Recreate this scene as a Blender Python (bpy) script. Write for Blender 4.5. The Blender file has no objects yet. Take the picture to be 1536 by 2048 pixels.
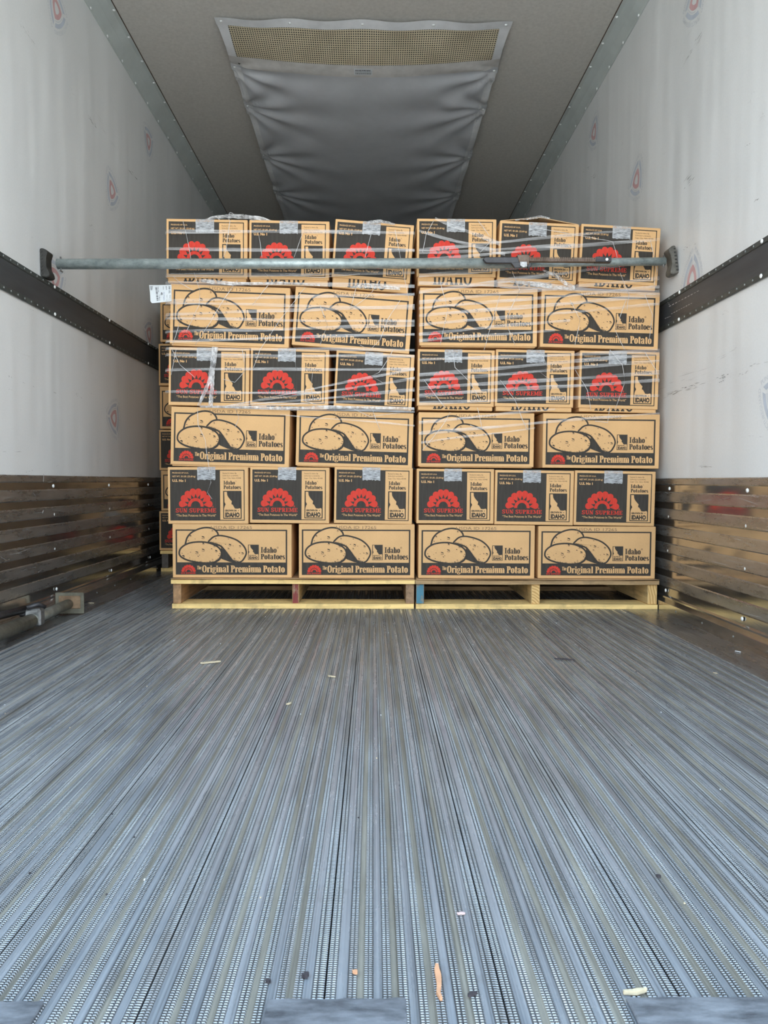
import bpy, bmesh, math, random
from math import sin, cos, pi, radians, atan, atan2, sqrt
from mathutils import Vector, Matrix

random.seed(7)
SC = bpy.context.scene
COL = SC.collection

# ------------------------------------------------------------------ camera
F_PX, W_PX, H_PX = 1500.0, 1536.0, 2048.0
CAM_H = 0.527
YAW, PITCH, ROLL = atan(22 / F_PX), atan(61 / F_PX), radians(0.25)
cam_data = bpy.data.cameras.new('camera')
cam_data.sensor_fit = 'HORIZONTAL'
cam_data.sensor_width = 36.0
cam_data.lens = 36.0 * F_PX / W_PX
cam_data.clip_start = 0.05
cam_data.clip_end = 200
cam_data.dof.use_dof = True
cam_data.dof.focus_distance = 3.1
cam_data.dof.aperture_fstop = 30.0
cam = bpy.data.objects.new('camera', cam_data)
COL.objects.link(cam)
CAM_M = Matrix.Rotation(-YAW, 4, 'Z') @ Matrix.Rotation(pi / 2 - PITCH, 4, 'X') @ Matrix.Rotation(ROLL, 4, 'Z')
CAM_M.translation = Vector((0, 0, CAM_H))
cam.matrix_world = CAM_M
SC.camera = cam

# ------------------------------------------------------------------ light
world = bpy.data.worlds.new('overcast_sky')
SC.world = world
world.use_nodes = True
wn = world.node_tree.nodes
bgn = wn['Background']
_tc = wn.new('ShaderNodeTexCoord'); _sx = wn.new('ShaderNodeSeparateXYZ'); _rp = wn.new('ShaderNodeValToRGB')
world.node_tree.links.new(_tc.outputs['Generated'], _sx.inputs[0])
world.node_tree.links.new(_sx.outputs['Z'], _rp.inputs['Fac'])
world.node_tree.links.new(_rp.outputs['Color'], bgn.inputs['Color'])
_rp.color_ramp.elements[0].position = 0.0
_rp.color_ramp.elements[0].color = (1.0, 0.985, 0.95, 1)      # hazy white horizon
_rp.color_ramp.elements[1].position = 0.75
_rp.color_ramp.elements[1].color = (0.50, 0.74, 1.0, 1)       # blue overhead
bgn.inputs['Strength'].default_value = 5.4
SC.view_settings.view_transform = 'Standard'
SC.view_settings.look = 'None'
SC.view_settings.exposure = 0.0
SC.view_settings.gamma = 1.0
SC.view_settings.use_curve_mapping = False
SC.cycles.use_denoising = True
SC.cycles.max_bounces = 10
SC.cycles.diffuse_bounces = 6
SC.cycles.glossy_bounces = 4
SC.cycles.transparent_max_bounces = 24
SC.cycles.caustics_reflective = False
SC.cycles.caustics_refractive = False

# sun added behind the nose; only its bounce off the yard brightens the inside
sun = bpy.data.lights.new('sun', 'SUN')
sun.energy = 25.0
sun.angle = radians(3)
sun.color = (1.0, 0.95, 0.87)
suno = bpy.data.objects.new('sun', sun)
COL.objects.link(suno)
suno.rotation_euler = (radians(-30), 0, radians(-12))

# trailer dimensions (metres); the doorway is at Y = DOOR
XL, XR, ZC, DOOR, NOSE = -1.30, 1.22, 2.745, 0.56, 15.0
YF = 3.10          # front face of the load

pl = bpy.data.lights.new('doorway_portal', 'AREA')
pl.shape = 'RECTANGLE'
pl.size, pl.size_y = XR - XL, ZC
pl.cycles.is_portal = True
plo = bpy.data.objects.new('doorway_portal', pl)
COL.objects.link(plo)
plo.location = ((XL + XR) / 2, DOOR - 0.02, ZC / 2)
plo.rotation_euler = (radians(90), 0, 0)


def ray(px, py):
    d = Vector(((px - W_PX / 2) / F_PX, (H_PX / 2 - py) / F_PX, -1))
    return CAM_M.to_3x3() @ d


def at_y(px, py, y):
    d = ray(px, py)
    return Vector((0, 0, CAM_H)) + d * (y / d.y)


def at_x(px, py, x):
    d = ray(px, py)
    return Vector((0, 0, CAM_H)) + d * (x / d.x)


def at_z(px, py, z):
    d = ray(px, py)
    return Vector((0, 0, CAM_H)) + d * ((z - CAM_H) / d.z)


# ------------------------------------------------------------------ materials
def srgb(r, g, b):
    f = lambda c: (c / 255 / 12.92) if c / 255 <= 0.04045 else ((c / 255 + 0.055) / 1.055) ** 2.4
    return (f(r), f(g), f(b), 1)


class NT:
    def __init__(s, name):
        s.m = bpy.data.materials.new(name)
        s.m.use_nodes = True
        s.t = s.m.node_tree
        s.b = s.t.nodes['Principled BSDF']
        s.out = s.t.nodes['Material Output']

    def n(s, typ, **kw):
        nd = s.t.nodes.new(typ)
        for k, v in kw.items():
            if k.startswith('i_'):
                nd.inputs[k[2:].replace('_', ' ')].default_value = v
            else:
                setattr(nd, k, v)
        return nd

    def l(s, a, b):
        s.t.links.new(a, b)

    def coord(s, scale=(1, 1, 1), obj=True):
        tc = s.n('ShaderNodeTexCoord')
        mp = s.n('ShaderNodeMapping')
        mp.inputs['Scale'].default_value = scale
        if obj:
            s.l(tc.outputs['Object'], mp.inputs['Vector'])
        else:
            g = s.n('ShaderNodeNewGeometry')
            s.l(g.outputs['Position'], mp.inputs['Vector'])
        return mp.outputs['Vector']

    def noise(s, vec, scale, detail=3, rough=0.5):
        nd = s.n('ShaderNodeTexNoise')
        nd.inputs['Scale'].default_value = scale
        nd.inputs['Detail'].default_value = detail
        nd.inputs['Roughness'].default_value = rough
        s.l(vec, nd.inputs['Vector'])
        return nd.outputs['Fac']

    def ramp(s, fac, stops, interp='LINEAR'):
        r = s.n('ShaderNodeValToRGB')
        r.color_ramp.interpolation = interp
        els = r.color_ramp.elements
        els[0].position, els[0].color = stops[0]
        els[1].position, els[1].color = stops[-1]
        for p, c in stops[1:-1]:
            e = els.new(p)
            e.color = c
        s.l(fac, r.inputs['Fac'])
        return r.outputs['Color']

    def mix(s, fac, a, b, typ='MIX'):
        m = s.n('ShaderNodeMix', data_type='RGBA', blend_type=typ)
        for sock, v in ((m.inputs[0], fac), (m.inputs[6], a), (m.inputs[7], b)):
            if hasattr(v, 'is_output'):
                s.l(v, sock)
            else:
                sock.default_value = v
        return m.outputs[2]

    def bump(s, h, strength=0.3, dist=0.001, prev=None):
        b = s.n('ShaderNodeBump')
        b.inputs['Strength'].default_value = strength
        b.inputs['Distance'].default_value = dist
        s.l(h, b.inputs['Height'])
        if prev is not None:
            s.l(prev, b.inputs['Normal'])
        s.l(b.outputs['Normal'], s.b.inputs['Normal'])
        return b.outputs['Normal']


def g1(v):
    return (v, v, v, 1)


def flat(name, col, rough=0.6, metal=0.0, var=0.12, nscale=30, bump=0.15, bdist=0.0008, stretch=(1, 1, 1)):
    t = NT(name)
    v = t.coord(stretch)
    f = t.noise(v, nscale, 4, 0.6)
    lo = tuple(c * (1 - var) for c in col[:3]) + (1,)
    hi = tuple(min(1, c * (1 + var)) for c in col[:3]) + (1,)
    t.l(t.ramp(f, [(0.3, lo), (0.7, hi)]), t.b.inputs['Base Color'])
    t.b.inputs['Roughness'].default_value = rough
    t.b.inputs['Metallic'].default_value = metal
    if bump:
        t.bump(f, bump, bdist)
    return t.m


def make_cardboard(name, col, dark=1.0):
    t = NT(name)
    v = t.coord((1, 1, 1))
    a = t.noise(v, 7, 4, 0.6)
    fib = t.noise(t.coord((1, 1, 1)), 220, 2, 0.5)
    c1 = tuple(c * 0.93 * dark for c in col[:3]) + (1,)
    c2 = tuple(c * 1.05 * dark for c in col[:3]) + (1,)
    base = t.ramp(a, [(0.3, c1), (0.7, c2)])
    base = t.mix(0.08, base, t.ramp(fib, [(0.35, g1(0.35)), (0.65, g1(1.0))]), 'MULTIPLY')
    # corrugation flutes, vertical
    w = t.n('ShaderNodeTexWave', wave_type='BANDS', bands_direction='X')
    w.inputs['Scale'].default_value = 42
    w.inputs['Distortion'].default_value = 0.4
    t.l(v, w.inputs['Vector'])
    t.bump(w.outputs['Fac'], 0.06, 0.0004)
    t.l(base, t.b.inputs['Base Color'])
    t.b.inputs['Roughness'].default_value = 0.85
    t.b.inputs['Specular IOR Level'].default_value = 0.25
    return t.m


def make_ink(name, col, show=0.14):
    """ink printed on corrugated board: slightly worn along the flutes"""
    t = NT(name)
    v = t.coord((90, 1, 6))
    f = t.noise(v, 1.2, 3, 0.6)
    lo = tuple(c * 0.9 for c in col[:3]) + (1,)
    hi = tuple(c + show * 0.08 for c in col[:3]) + (1,)
    t.l(t.ramp(f, [(0.35, lo), (0.75, hi)]), t.b.inputs['Base Color'])
    t.b.inputs['Roughness'].default_value = 0.7
    t.b.inputs['Specular IOR Level'].default_value = 0.12
    return t.m


M = {}
CARD = (0.66, 0.405, 0.19, 1)
M['card'] = make_cardboard('cardboard', CARD)
M['card_edge'] = make_cardboard('cardboard_raw_edge', (0.48, 0.31, 0.165, 1))
M['ink'] = make_ink('dark_grey_ink', (0.050, 0.044, 0.037, 1))
M['red'] = make_ink('red_ink', (0.60, 0.052, 0.034, 1))
M['tan'] = make_cardboard('unprinted_board', CARD)
M['stamp'] = make_ink('pale_stamp_ink', (0.20, 0.135, 0.08, 1))


def make_tape():
    t = NT('clear_packing_tape')
    v = t.coord((1, 1, 5))
    f = t.noise(v, 45, 5, 0.75)
    tr = t.n('ShaderNodeBsdfTransparent')
    mx = t.n('ShaderNodeMixShader')
    t.b.inputs['Base Color'].default_value = (0.52, 0.54, 0.56, 1)
    t.b.inputs['Roughness'].default_value = 0.22
    t.b.inputs['Specular IOR Level'].default_value = 0.9
    fac = t.ramp(f, [(0.36, g1(0.30)), (0.62, g1(0.85))])
    t.l(fac, mx.inputs[0])
    t.l(tr.outputs[0], mx.inputs[1])
    t.l(t.b.outputs[0], mx.inputs[2])
    t.l(mx.outputs[0], t.out.inputs['Surface'])
    t.bump(f, 0.8, 0.003)
    return t.m


M['tape'] = make_tape()


def make_film(name, lo, hi, scale=(0.6, 2, 14), nscale=6):
    t = NT(name)
    v = t.coord(scale, obj=False)
    f = t.noise(v, nscale, 3, 0.6)
    tr = t.n('ShaderNodeBsdfTransparent')
    mx = t.n('ShaderNodeMixShader')
    t.b.inputs['Base Color'].default_value = (0.80, 0.80, 0.80, 1)
    t.b.inputs['Roughness'].default_value = 0.25
    t.b.inputs['Specular IOR Level'].default_value = 0.8
    t.l(t.ramp(f, [(0.35, g1(lo)), (0.65, g1(hi))]), mx.inputs[0])
    t.l(tr.outputs[0], mx.inputs[1])
    t.l(t.b.outputs[0], mx.inputs[2])
    t.l(mx.outputs[0], t.out.inputs['Surface'])
    return t.m


M['film'] = make_film('stretch_film_band', 0.10, 0.36)
M['film_strong'] = make_film('stretch_film_crumpled', 0.25, 0.85, (30, 30, 12), 2)
M['strand'] = make_film('stretch_film_strand', 0.35, 0.7, (9, 9, 9), 3)


def make_wood(name, col, streak=0.35, axis='X'):
    t = NT(name)
    sc = {'X': (2.2, 28, 28), 'Y': (28, 2.2, 28)}[axis]
    v = t.coord(sc)
    f = t.noise(v, 2.0, 5, 0.65)
    f2 = t.noise(t.coord((5, 5, 5)), 3, 4, 0.6)
    lo = tuple(c * (1 - streak) for c in col[:3]) + (1,)
    hi = tuple(min(1, c * 1.15) for c in col[:3]) + (1,)
    base = t.ramp(f, [(0.3, lo), (0.62, hi)])
    base = t.mix(t.ramp(f2, [(0.5, g1(0)), (0.75, g1(0.5))]), base, (0.10, 0.075, 0.05, 1))
    t.l(base, t.b.inputs['Base Color'])
    t.b.inputs['Roughness'].default_value = 0.8
    t.bump(f, 0.35, 0.002)
    return t.m


M['pine'] = make_wood('pallet_pine_board', (0.88, 0.62, 0.25, 1), 0.22)
M['pine_y'] = make_wood('pallet_pine_stringer', (0.60, 0.43, 0.20, 1), axis='Y')
M['pine_old'] = make_wood('aged_pallet_board', (0.42, 0.28, 0.14, 1), 0.5)
M['wood_brown'] = make_wood('brown_weathered_stringer', (0.30, 0.19, 0.11, 1), 0.4, 'Y')
M['wood_grey'] = make_wood('grey_weathered_stringer', (0.13, 0.115, 0.10, 1), 0.4, 'Y')
M['wood_orange'] = make_wood('orange_brown_stringer', (0.42, 0.24, 0.115, 1), 0.45, 'Y')


def make_painted_end(name, paint, under):
    t = NT(name)
    v = t.coord((22, 22, 9))
    f = t.noise(v, 2, 5, 0.7)
    t.l(t.ramp(f, [(0.36, under), (0.46, paint), (0.8, tuple(c * 1.25 for c in paint[:3]) + (1,))]), t.b.inputs['Base Color'])
    t.b.inputs['Roughness'].default_value = 0.7
    t.bump(f, 0.4, 0.002)
    return t.m


M['blue_paint'] = make_painted_end('worn_blue_paint', (0.06, 0.19, 0.26, 1), (0.22, 0.21, 0.17, 1))
M['red_paint'] = make_painted_end('worn_red_paint', (0.20, 0.035, 0.03, 1), (0.30, 0.20, 0.12, 1))


def make_endgrain():
    t = NT('pine_end_grain')
    v = t.coord((1, 1, 1))
    w = t.n('ShaderNodeTexWave', wave_type='RINGS', rings_direction='Y')
    w.inputs['Scale'].default_value = 28
    w.inputs['Distortion'].default_value = 2.5
    w.inputs['Detail'].default_value = 2
    mp = t.n('ShaderNodeMapping')
    mp.inputs['Location'].default_value = (0.06, 0, 0.03)
    t.l(v, mp.inputs['Vector'])
    t.l(mp.outputs[0], w.inputs['Vector'])
    t.l(t.ramp(w.outputs['Fac'], [(0.1, (0.52, 0.30, 0.10, 1)), (0.6, (0.74, 0.50, 0.21, 1))]), t.b.inputs['Base Color'])
    t.b.inputs['Roughness'].default_value = 0.8
    return t.m


M['endgrain'] = make_endgrain()


def make_wall():
    t = NT('white_frp_wall_liner')
    v = t.coord((1, 1, 1), obj=False)
    f = t.noise(v, 1.3, 4, 0.6)
    base = t.ramp(f, [(0.3, (0.74, 0.755, 0.755, 1)), (0.7, (0.80, 0.815, 0.815, 1))])
    # yellowish smears and fine scuffing stretched along the trailer
    sm = t.noise(t.coord((6, 1.5, 18), obj=False), 2.2, 5, 0.7)
    base = t.mix(t.ramp(sm, [(0.66, g1(0)), (0.80, g1(0.35))]), base, (0.34, 0.32, 0.28, 1))
    weave = t.noise(t.coord((1, 1, 1), obj=False), 160, 2, 0.5)
    base = t.mix(0.10, base, t.ramp(weave, [(0.3, g1(0.6)), (0.7, g1(1))]), 'MULTIPLY')
    t.l(base, t.b.inputs['Base Color'])
    t.b.inputs['Roughness'].default_value = 0.42
    wav = t.noise(t.coord((1, 2.3, 0.35), obj=False), 1.6, 2, 0.5)
    n1 = t.bump(wav, 0.55, 0.03)
    t.bump(weave, 0.06, 0.0005, n1)
    return t.m


M['wall'] = make_wall()
M['ceiling'] = flat('beige_grey_ceiling_liner', (0.56, 0.54, 0.50, 1), 0.85, var=0.08, nscale=60, bump=0.1)
M['rail'] = flat('grey_green_painted_rail', (0.50, 0.545, 0.53, 1), 0.5, 0.0, var=0.08, nscale=6)
M['caulk'] = flat('brown_caulk_line', (0.09, 0.055, 0.035, 1), 0.8, var=0.4, nscale=20)
M['rivet'] = flat('zinc_rivet', (0.85, 0.88, 0.87, 1), 0.35, 0.1, var=0.05)
M['rivet_dull'] = flat('dull_band_rivet', (0.22, 0.24, 0.235, 1), 0.4, 0.3, var=0.3)
M['rubrail'] = flat('charcoal_scuff_band', (0.055, 0.060, 0.064, 1), 0.42, 0.0, var=0.22, nscale=7, bump=0.2, stretch=(1, 0.4, 3))
M['rubedge'] = flat('dark_green_grey_band_edge', (0.065, 0.075, 0.072, 1), 0.45, 0.2, var=0.35, nscale=25)


def make_kick(name, dull):
    t = NT(name)
    v = t.coord((1, 1.5, 9), obj=False)
    f = t.noise(v, 3.5, 6, 0.7)
    scr = t.noise(t.coord((40, 1.6, 120), obj=False), 1.6, 3, 0.75)
    scr2 = t.noise(t.coord((40, 60, 4), obj=False), 1.4, 3, 0.75)
    if dull:
        base = t.ramp(f, [(0.30, (0.36, 0.35, 0.33, 1)), (0.72, (0.60, 0.585, 0.56, 1))])
    else:
        base = t.ramp(f, [(0.30, (0.48, 0.46, 0.43, 1)), (0.75, (0.70, 0.68, 0.64, 1))])
    base = t.mix(t.ramp(scr, [(0.70, g1(0)), (0.78, g1(0.45))]), base, (0.66, 0.67, 0.66, 1))
    base = t.mix(t.ramp(scr2, [(0.74, g1(0)), (0.80, g1(0.3))]), base, (0.6, 0.6, 0.6, 1))
    t.l(base, t.b.inputs['Base Color'])
    t.b.inputs['Metallic'].default_value = 0.85 if dull else 0.95
    lo, hi = (0.20, 0.40) if dull else (0.08, 0.20)
    t.l(t.ramp(f, [(0.3, g1(lo)), (0.75, g1(hi))]), t.b.inputs['Roughness'])
    t.bump(f, 0.12, 0.002)
    return t.m


M['kick_dull'] = make_kick('scuffed_aluminium_rib', True)
M['kick_gloss'] = make_kick('polished_aluminium_recess', False)


def make_floor(name, c_lo, c_hi, metal, rlo, rhi, knurl=0.0):
    t = NT(name)
    v = t.coord((5, 0.55, 1), obj=False)
    f = t.noise(v, 6, 5, 0.65)
    spots = t.noise(t.coord((1, 0.8, 1), obj=False), 9, 5, 0.7)
    base = t.ramp(f, [(0.28, c_lo), (0.72, c_hi)])
    base = t.mix(t.ramp(spots, [(0.60, g1(0)), (0.72, g1(0.5))]), base, (0.18, 0.18, 0.175, 1))
    st = t.noise(t.coord((230, 0.25, 1), obj=False), 1.0, 3, 0.8)
    base = t.mix(1.0, base, t.ramp(st, [(0.36, g1(0.55)), (0.5, g1(0.92)), (0.66, g1(1.15))]), 'MULTIPLY')
    rnd = t.n('ShaderNodeObjectInfo')
    tint = t.ramp(rnd.outputs['Random'], [(0.0, g1(0.93)), (1.0, g1(1.0))])
    base = t.mix(1.0, base, tint, 'MULTIPLY')
    t.l(base, t.b.inputs['Base Color'])
    t.b.inputs['Metallic'].default_value = metal
    t.l(t.ramp(f, [(0.3, g1(rlo)), (0.7, g1(rhi))]), t.b.inputs['Roughness'])
    nprev = t.bump(f, 0.15, 0.001)
    if knurl:
        w = t.n('ShaderNodeTexWave', wave_type='BANDS', bands_direction='Y')
        w.inputs['Scale'].default_value = 2 * pi / 20 / 0.0037 * 1.0
        w.inputs['Distortion'].default_value = 0.0
        t.l(t.coord((1, 1, 1), obj=False), w.inputs['Vector'])
        wear = t.noise(t.coord((7, 0.9, 1), obj=False), 3, 3, 0.6)
        h = t.mix(1.0, w.outputs['Color'], t.ramp(wear, [(0.36, g1(0.2)), (0.52, g1(1))]), 'MULTIPLY')
        t.bump(h, knurl, 0.0016, nprev)
        base2 = t.mix(0.55, base, t.ramp(w.outputs['Fac'], [(0.30, g1(0.45)), (0.70, g1(3.0))]), 'MULTIPLY')
        t.l(base2, t.b.inputs['Base Color'])
    return t.m


M['fl_flat'] = make_floor('worn_aluminium_floor_flat', (0.25, 0.28, 0.315, 1), (0.38, 0.41, 0.445, 1), 0.4, 0.16, 0.34)
M['fl_ridge'] = make_floor('knurled_aluminium_floor_ridge', (0.18, 0.19, 0.20, 1), (0.32, 0.335, 0.345, 1), 0.5, 0.28, 0.45, 0.9)
M['fl_dirt'] = make_floor('tan_dirt_in_floor_groove', (0.17, 0.16, 0.135, 1), (0.33, 0.315, 0.27, 1), 0.15, 0.4, 0.6)
M['fl_gap'] = make_floor('dark_floor_joint', (0.085, 0.087, 0.09, 1), (0.17, 0.17, 0.17, 1), 0.3, 0.5, 0.7)
M['fl_side'] = make_floor('scratched_aluminium_side_plate', (0.20, 0.205, 0.21, 1), (0.34, 0.345, 0.35, 1), 0.7, 0.22, 0.36)


def make_steel(name, lo, hi, rough, metal, sc=(1, 1, 1), ns=20):
    t = NT(name)
    f = t.noise(t.coord(sc), ns, 5, 0.7)
    t.l(t.ramp(f, [(0.3, lo), (0.7, hi)]), t.b.inputs['Base Color'])
    t.b.inputs['Metallic'].default_value = metal
    t.b.inputs['Roughness'].default_value = rough
    t.bump(f, 0.2, 0.001)
    return t.m


M['galv'] = make_steel('galvanised_tube', (0.20, 0.245, 0.245, 1), (0.50, 0.565, 0.555, 1), 0.5, 0.55, (.6, 1, 1), 40)
M['galv_old'] = make_steel('dull_galvanised_tube', (0.14, 0.15, 0.13, 1), (0.34, 0.35, 0.31, 1), 0.5, 0.6, (1, 1, 1), 18)
M['black_steel'] = make_steel('black_painted_steel', (0.018, 0.018, 0.02, 1), (0.06, 0.06, 0.065, 1), 0.4, 0.3)
M['bright_steel'] = make_steel('worn_bright_steel', (0.15, 0.15, 0.15, 1), (0.45, 0.46, 0.46, 1), 0.35, 0.8, (1, 1, 1), 40)
M['rust_rack'] = make_steel('rusty_ratchet_rack', (0.07, 0.045, 0.03, 1), (0.20, 0.15, 0.12, 1), 0.55, 0.4)
M['rust'] = make_steel('rusty_steel_plate', (0.12, 0.07, 0.04, 1), (0.36, 0.25, 0.15, 1), 0.65, 0.3)
M['olive_steel'] = make_steel('olive_grey_steel', (0.10, 0.095, 0.07, 1), (0.22, 0.21, 0.16, 1), 0.5, 0.4)
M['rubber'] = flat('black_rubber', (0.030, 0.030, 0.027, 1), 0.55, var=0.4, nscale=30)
M['rubber_grey'] = flat('scuffed_grey_rubber', (0.11, 0.105, 0.09, 1), 0.6, var=0.45, nscale=25)
M['plate'] = make_steel('smeared_threshold_plate', (0.05, 0.055, 0.065, 1), (0.26, 0.28, 0.31, 1), 0.45, 0.3, (2, 7, 2), 7)
M['tarp'] = flat('grey_vinyl_tarp', (0.58, 0.60, 0.63, 1), 0.42, var=0.05, nscale=9, bump=0.1)
M['hem'] = flat('light_grey_hem', (0.70, 0.715, 0.73, 1), 0.5, var=0.08, nscale=16)
M['hem2'] = flat('stained_hem', (0.60, 0.59, 0.57, 1), 0.6, var=0.12, nscale=14)
M['paper'] = flat('white_label_paper', (0.66, 0.70, 0.72, 1), 0.5, var=0.04, nscale=10)
M['black_ink'] = flat('black_label_ink', (0.035, 0.035, 0.05, 1), 0.5, var=0.1)
M['blue_ink'] = flat('blue_label_ink', (0.04, 0.10, 0.30, 1), 0.5, var=0.1)
M['white_dot'] = flat('white_plug', (0.8, 0.8, 0.78, 1), 0.5, var=0.02)
M['mark_blue'] = flat('faded_blue_wall_print', (0.52, 0.57, 0.64, 1), 0.45, var=0.08, nscale=12)
M['mark_grey'] = flat('faded_grey_wall_print', (0.62, 0.645, 0.67, 1), 0.45, var=0.08, nscale=12)
M['mark_red'] = flat('faded_red_wall_print', (0.62, 0.38, 0.39, 1), 0.45, var=0.08, nscale=12)
M['scuff'] = flat('black_scuff_mark', (0.20, 0.20, 0.20, 1), 0.6, var=0.4, nscale=60)
M['scuff_light'] = flat('faint_scuff_mark', (0.36, 0.36, 0.35, 1), 0.6, var=0.15, nscale=60)
M['scuff_white'] = flat('pale_scrape', (0.5, 0.51, 0.51, 1), 0.6, var=0.2, nscale=60)
M['chip_wood'] = flat('splintered_wood', (0.52, 0.44, 0.30, 1), 0.8, var=0.2, nscale=80)
M['chip_orange'] = flat('orange_wood_chip', (0.52, 0.27, 0.15, 1), 0.8, var=0.15, nscale=60)
M['chip_dark'] = flat('dark_debris', (0.035, 0.03, 0.035, 1), 0.8, var=0.3, nscale=60)
M['chip_pink'] = flat('pink_paper_scrap', (0.58, 0.42, 0.40, 1), 0.8, var=0.1, nscale=60)
M['asphalt'] = flat('grey_concrete_yard', (0.36, 0.355, 0.34, 1), 0.9, var=0.15, nscale=2)
M['outer'] = flat('white_trailer_skin', (0.7, 0.7, 0.7, 1), 0.4, var=0.04)


def make_screen():
    t = NT('olive_woven_mesh_screen')
    c = t.coord((1, 1, 1))
    sx = t.n('ShaderNodeSeparateXYZ')
    t.l(c, sx.inputs[0])

    def thread(sock, period, width):
        m = t.n('ShaderNodeMath', operation='DIVIDE'); t.l(sock, m.inputs[0]); m.inputs[1].default_value = period
        fr = t.n('ShaderNodeMath', operation='FRACT'); t.l(m.outputs[0], fr.inputs[0])
        lt = t.n('ShaderNodeMath', operation='LESS_THAN'); t.l(fr.outputs[0], lt.inputs[0]); lt.inputs[1].default_value = width
        return lt.outputs[0]
    a = thread(sx.outputs['X'], 0.0112, 0.45)
    b = thread(sx.outputs['Y'], 0.0150, 0.45)
    mx = t.n('ShaderNodeMath', operation='MAXIMUM')
    t.l(a, mx.inputs[0]); t.l(b, mx.inputs[1])
    tr = t.n('ShaderNodeBsdfTransparent')
    ms = t.n('ShaderNodeMixShader')
    t.l(mx.outputs[0], ms.inputs[0]); t.l(tr.outputs[0], ms.inputs[1]); t.l(t.b.outputs[0], ms.inputs[2])
    t.l(ms.outputs[0], t.out.inputs['Surface'])
    f = t.noise(c, 6, 4, 0.6)
    t.l(t.ramp(f, [(0.3, (0.62, 0.55, 0.38, 1)), (0.7, (0.78, 0.70, 0.50, 1))]), t.b.inputs['Base Color'])
    t.b.inputs['Roughness'].default_value = 0.7
    return t.m


M['screen'] = make_screen()


# ------------------------------------------------------------------ mesh helpers
class MB:
    def __init__(s):
        s.v, s.f, s.mi, s.smooth = [], [], [], []

    def poly(s, pts, mi=0, sm=False):
        b = len(s.v)
        s.v += [tuple(p) for p in pts]
        s.f.append(tuple(range(b, b + len(pts))))
        s.mi.append(mi); s.smooth.append(sm)

    def add(s, vs, fs, mi=0, sm=False):
        b = len(s.v)
        s.v += [tuple(p) for p in vs]
        for f in fs:
            s.f.append(tuple(i + b for i in f)); s.mi.append(mi); s.smooth.append(sm)

    def box(s, lo, hi, mi=0):
        x0, y0, z0 = lo; x1, y1, z1 = hi
        vs = [(x0, y0, z0), (x1, y0, z0), (x1, y1, z0), (x0, y1, z0), (x0, y0, z1), (x1, y0, z1), (x1, y1, z1), (x0, y1, z1)]
        s.add(vs, [(0, 3, 2, 1), (4, 5, 6, 7), (0, 1, 5, 4), (1, 2, 6, 5), (2, 3, 7, 6), (3, 0, 4, 7)], mi)

    def tube(s, pts, rad, seg=8, mi=0, caps=True, sm=True):
        pts = [Vector(p) for p in pts]
        rads = rad if isinstance(rad, (list, tuple)) else [rad] * len(pts)
        base = len(s.v)
        for i, p in enumerate(pts):
            a = pts[max(0, i - 1)]; b = pts[min(len(pts) - 1, i + 1)]
            d = (b - a).normalized()
            u = d.cross(Vector((0, 0, 1)))
            if u.length < 1e-3:
                u = d.cross(Vector((1, 0, 0)))
            u.normalize(); w = d.cross(u).normalized()
            for k in range(seg):
                t = 2 * pi * k / seg
                s.v.append(tuple(p + (u * cos(t) + w * sin(t)) * rads[i]))
        for i in range(len(pts) - 1):
            for k in range(seg):
                a = base + i * seg + k; b = base + i * seg + (k + 1) % seg
                s.f.append((a, b, b + seg, a + seg)); s.mi.append(mi); s.smooth.append(sm)
        if caps:
            s.f.append(tuple(base + k for k in range(seg))[::-1]); s.mi.append(mi); s.smooth.append(False)
            e = base + (len(pts) - 1) * seg
            s.f.append(tuple(e + k for k in range(seg))); s.mi.append(mi); s.smooth.append(False)

    def prism(s, outline, d, mi=0):
        """outline: list of Vectors (planar), d: extrusion vector"""
        o = [Vector(p) for p in outline]; d = Vector(d); n = len(o)
        vs = o + [p + d for p in o]
        fs = [tuple(range(n))[::-1], tuple(range(n, 2 * n))] + [(i, (i + 1) % n, n + (i + 1) % n, n + i) for i in range(n)]
        s.add(vs, fs, mi)

    def mesh(s, name, mats):
        me = bpy.data.meshes.new(name)
        me.from_pydata(s.v, [], s.f)
        for m in mats:
            me.materials.append(m)
        me.polygons.foreach_set('material_index', s.mi)
        me.polygons.foreach_set('use_smooth', s.smooth)
        me.update()
        return me


def obj(name, me, parent=None, loc=None, rot=None):
    o = bpy.data.objects.new(name, me)
    COL.objects.link(o)
    if parent is not None:
        o.parent = parent
    if loc is not None:
        o.location = loc
    if rot is not None:
        o.rotation_euler = rot
    return o


def fix_normals(me, bevel=0.0, seg=1):
    bm = bmesh.new(); bm.from_mesh(me)
    bmesh.ops.remove_doubles(bm, verts=bm.verts, dist=1e-6)
    if bevel:
        bmesh.ops.bevel(bm, geom=list(bm.edges), offset=bevel, segments=seg, affect='EDGES', profile=0.6)
    bmesh.ops.recalc_face_normals(bm, faces=bm.faces)
    bm.to_mesh(me); bm.free()
    return me


def build(mb, name, mats, parent=None, bevel=0.0, loc=None, rot=None, mname=None):
    me = mb.mesh(mname or name, mats if isinstance(mats, (list, tuple)) else [mats])
    fix_normals(me, bevel)
    return obj(name, me, parent, loc, rot)


def tag(o, label=None, cat=None, group=None, kind=None):
    if label: o['label'] = label
    if cat: o['category'] = cat
    if group: o['group'] = group
    if kind: o['kind'] = kind
    return o


def thing(name, label, cat, loc=(0, 0, 0), rot=(0, 0, 0), group=None):
    o = bpy.data.objects.new(name, None)
    COL.objects.link(o)
    o.empty_display_size = 0.05
    o.location = loc; o.rotation_euler = rot
    return tag(o, label, cat, group)


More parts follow.
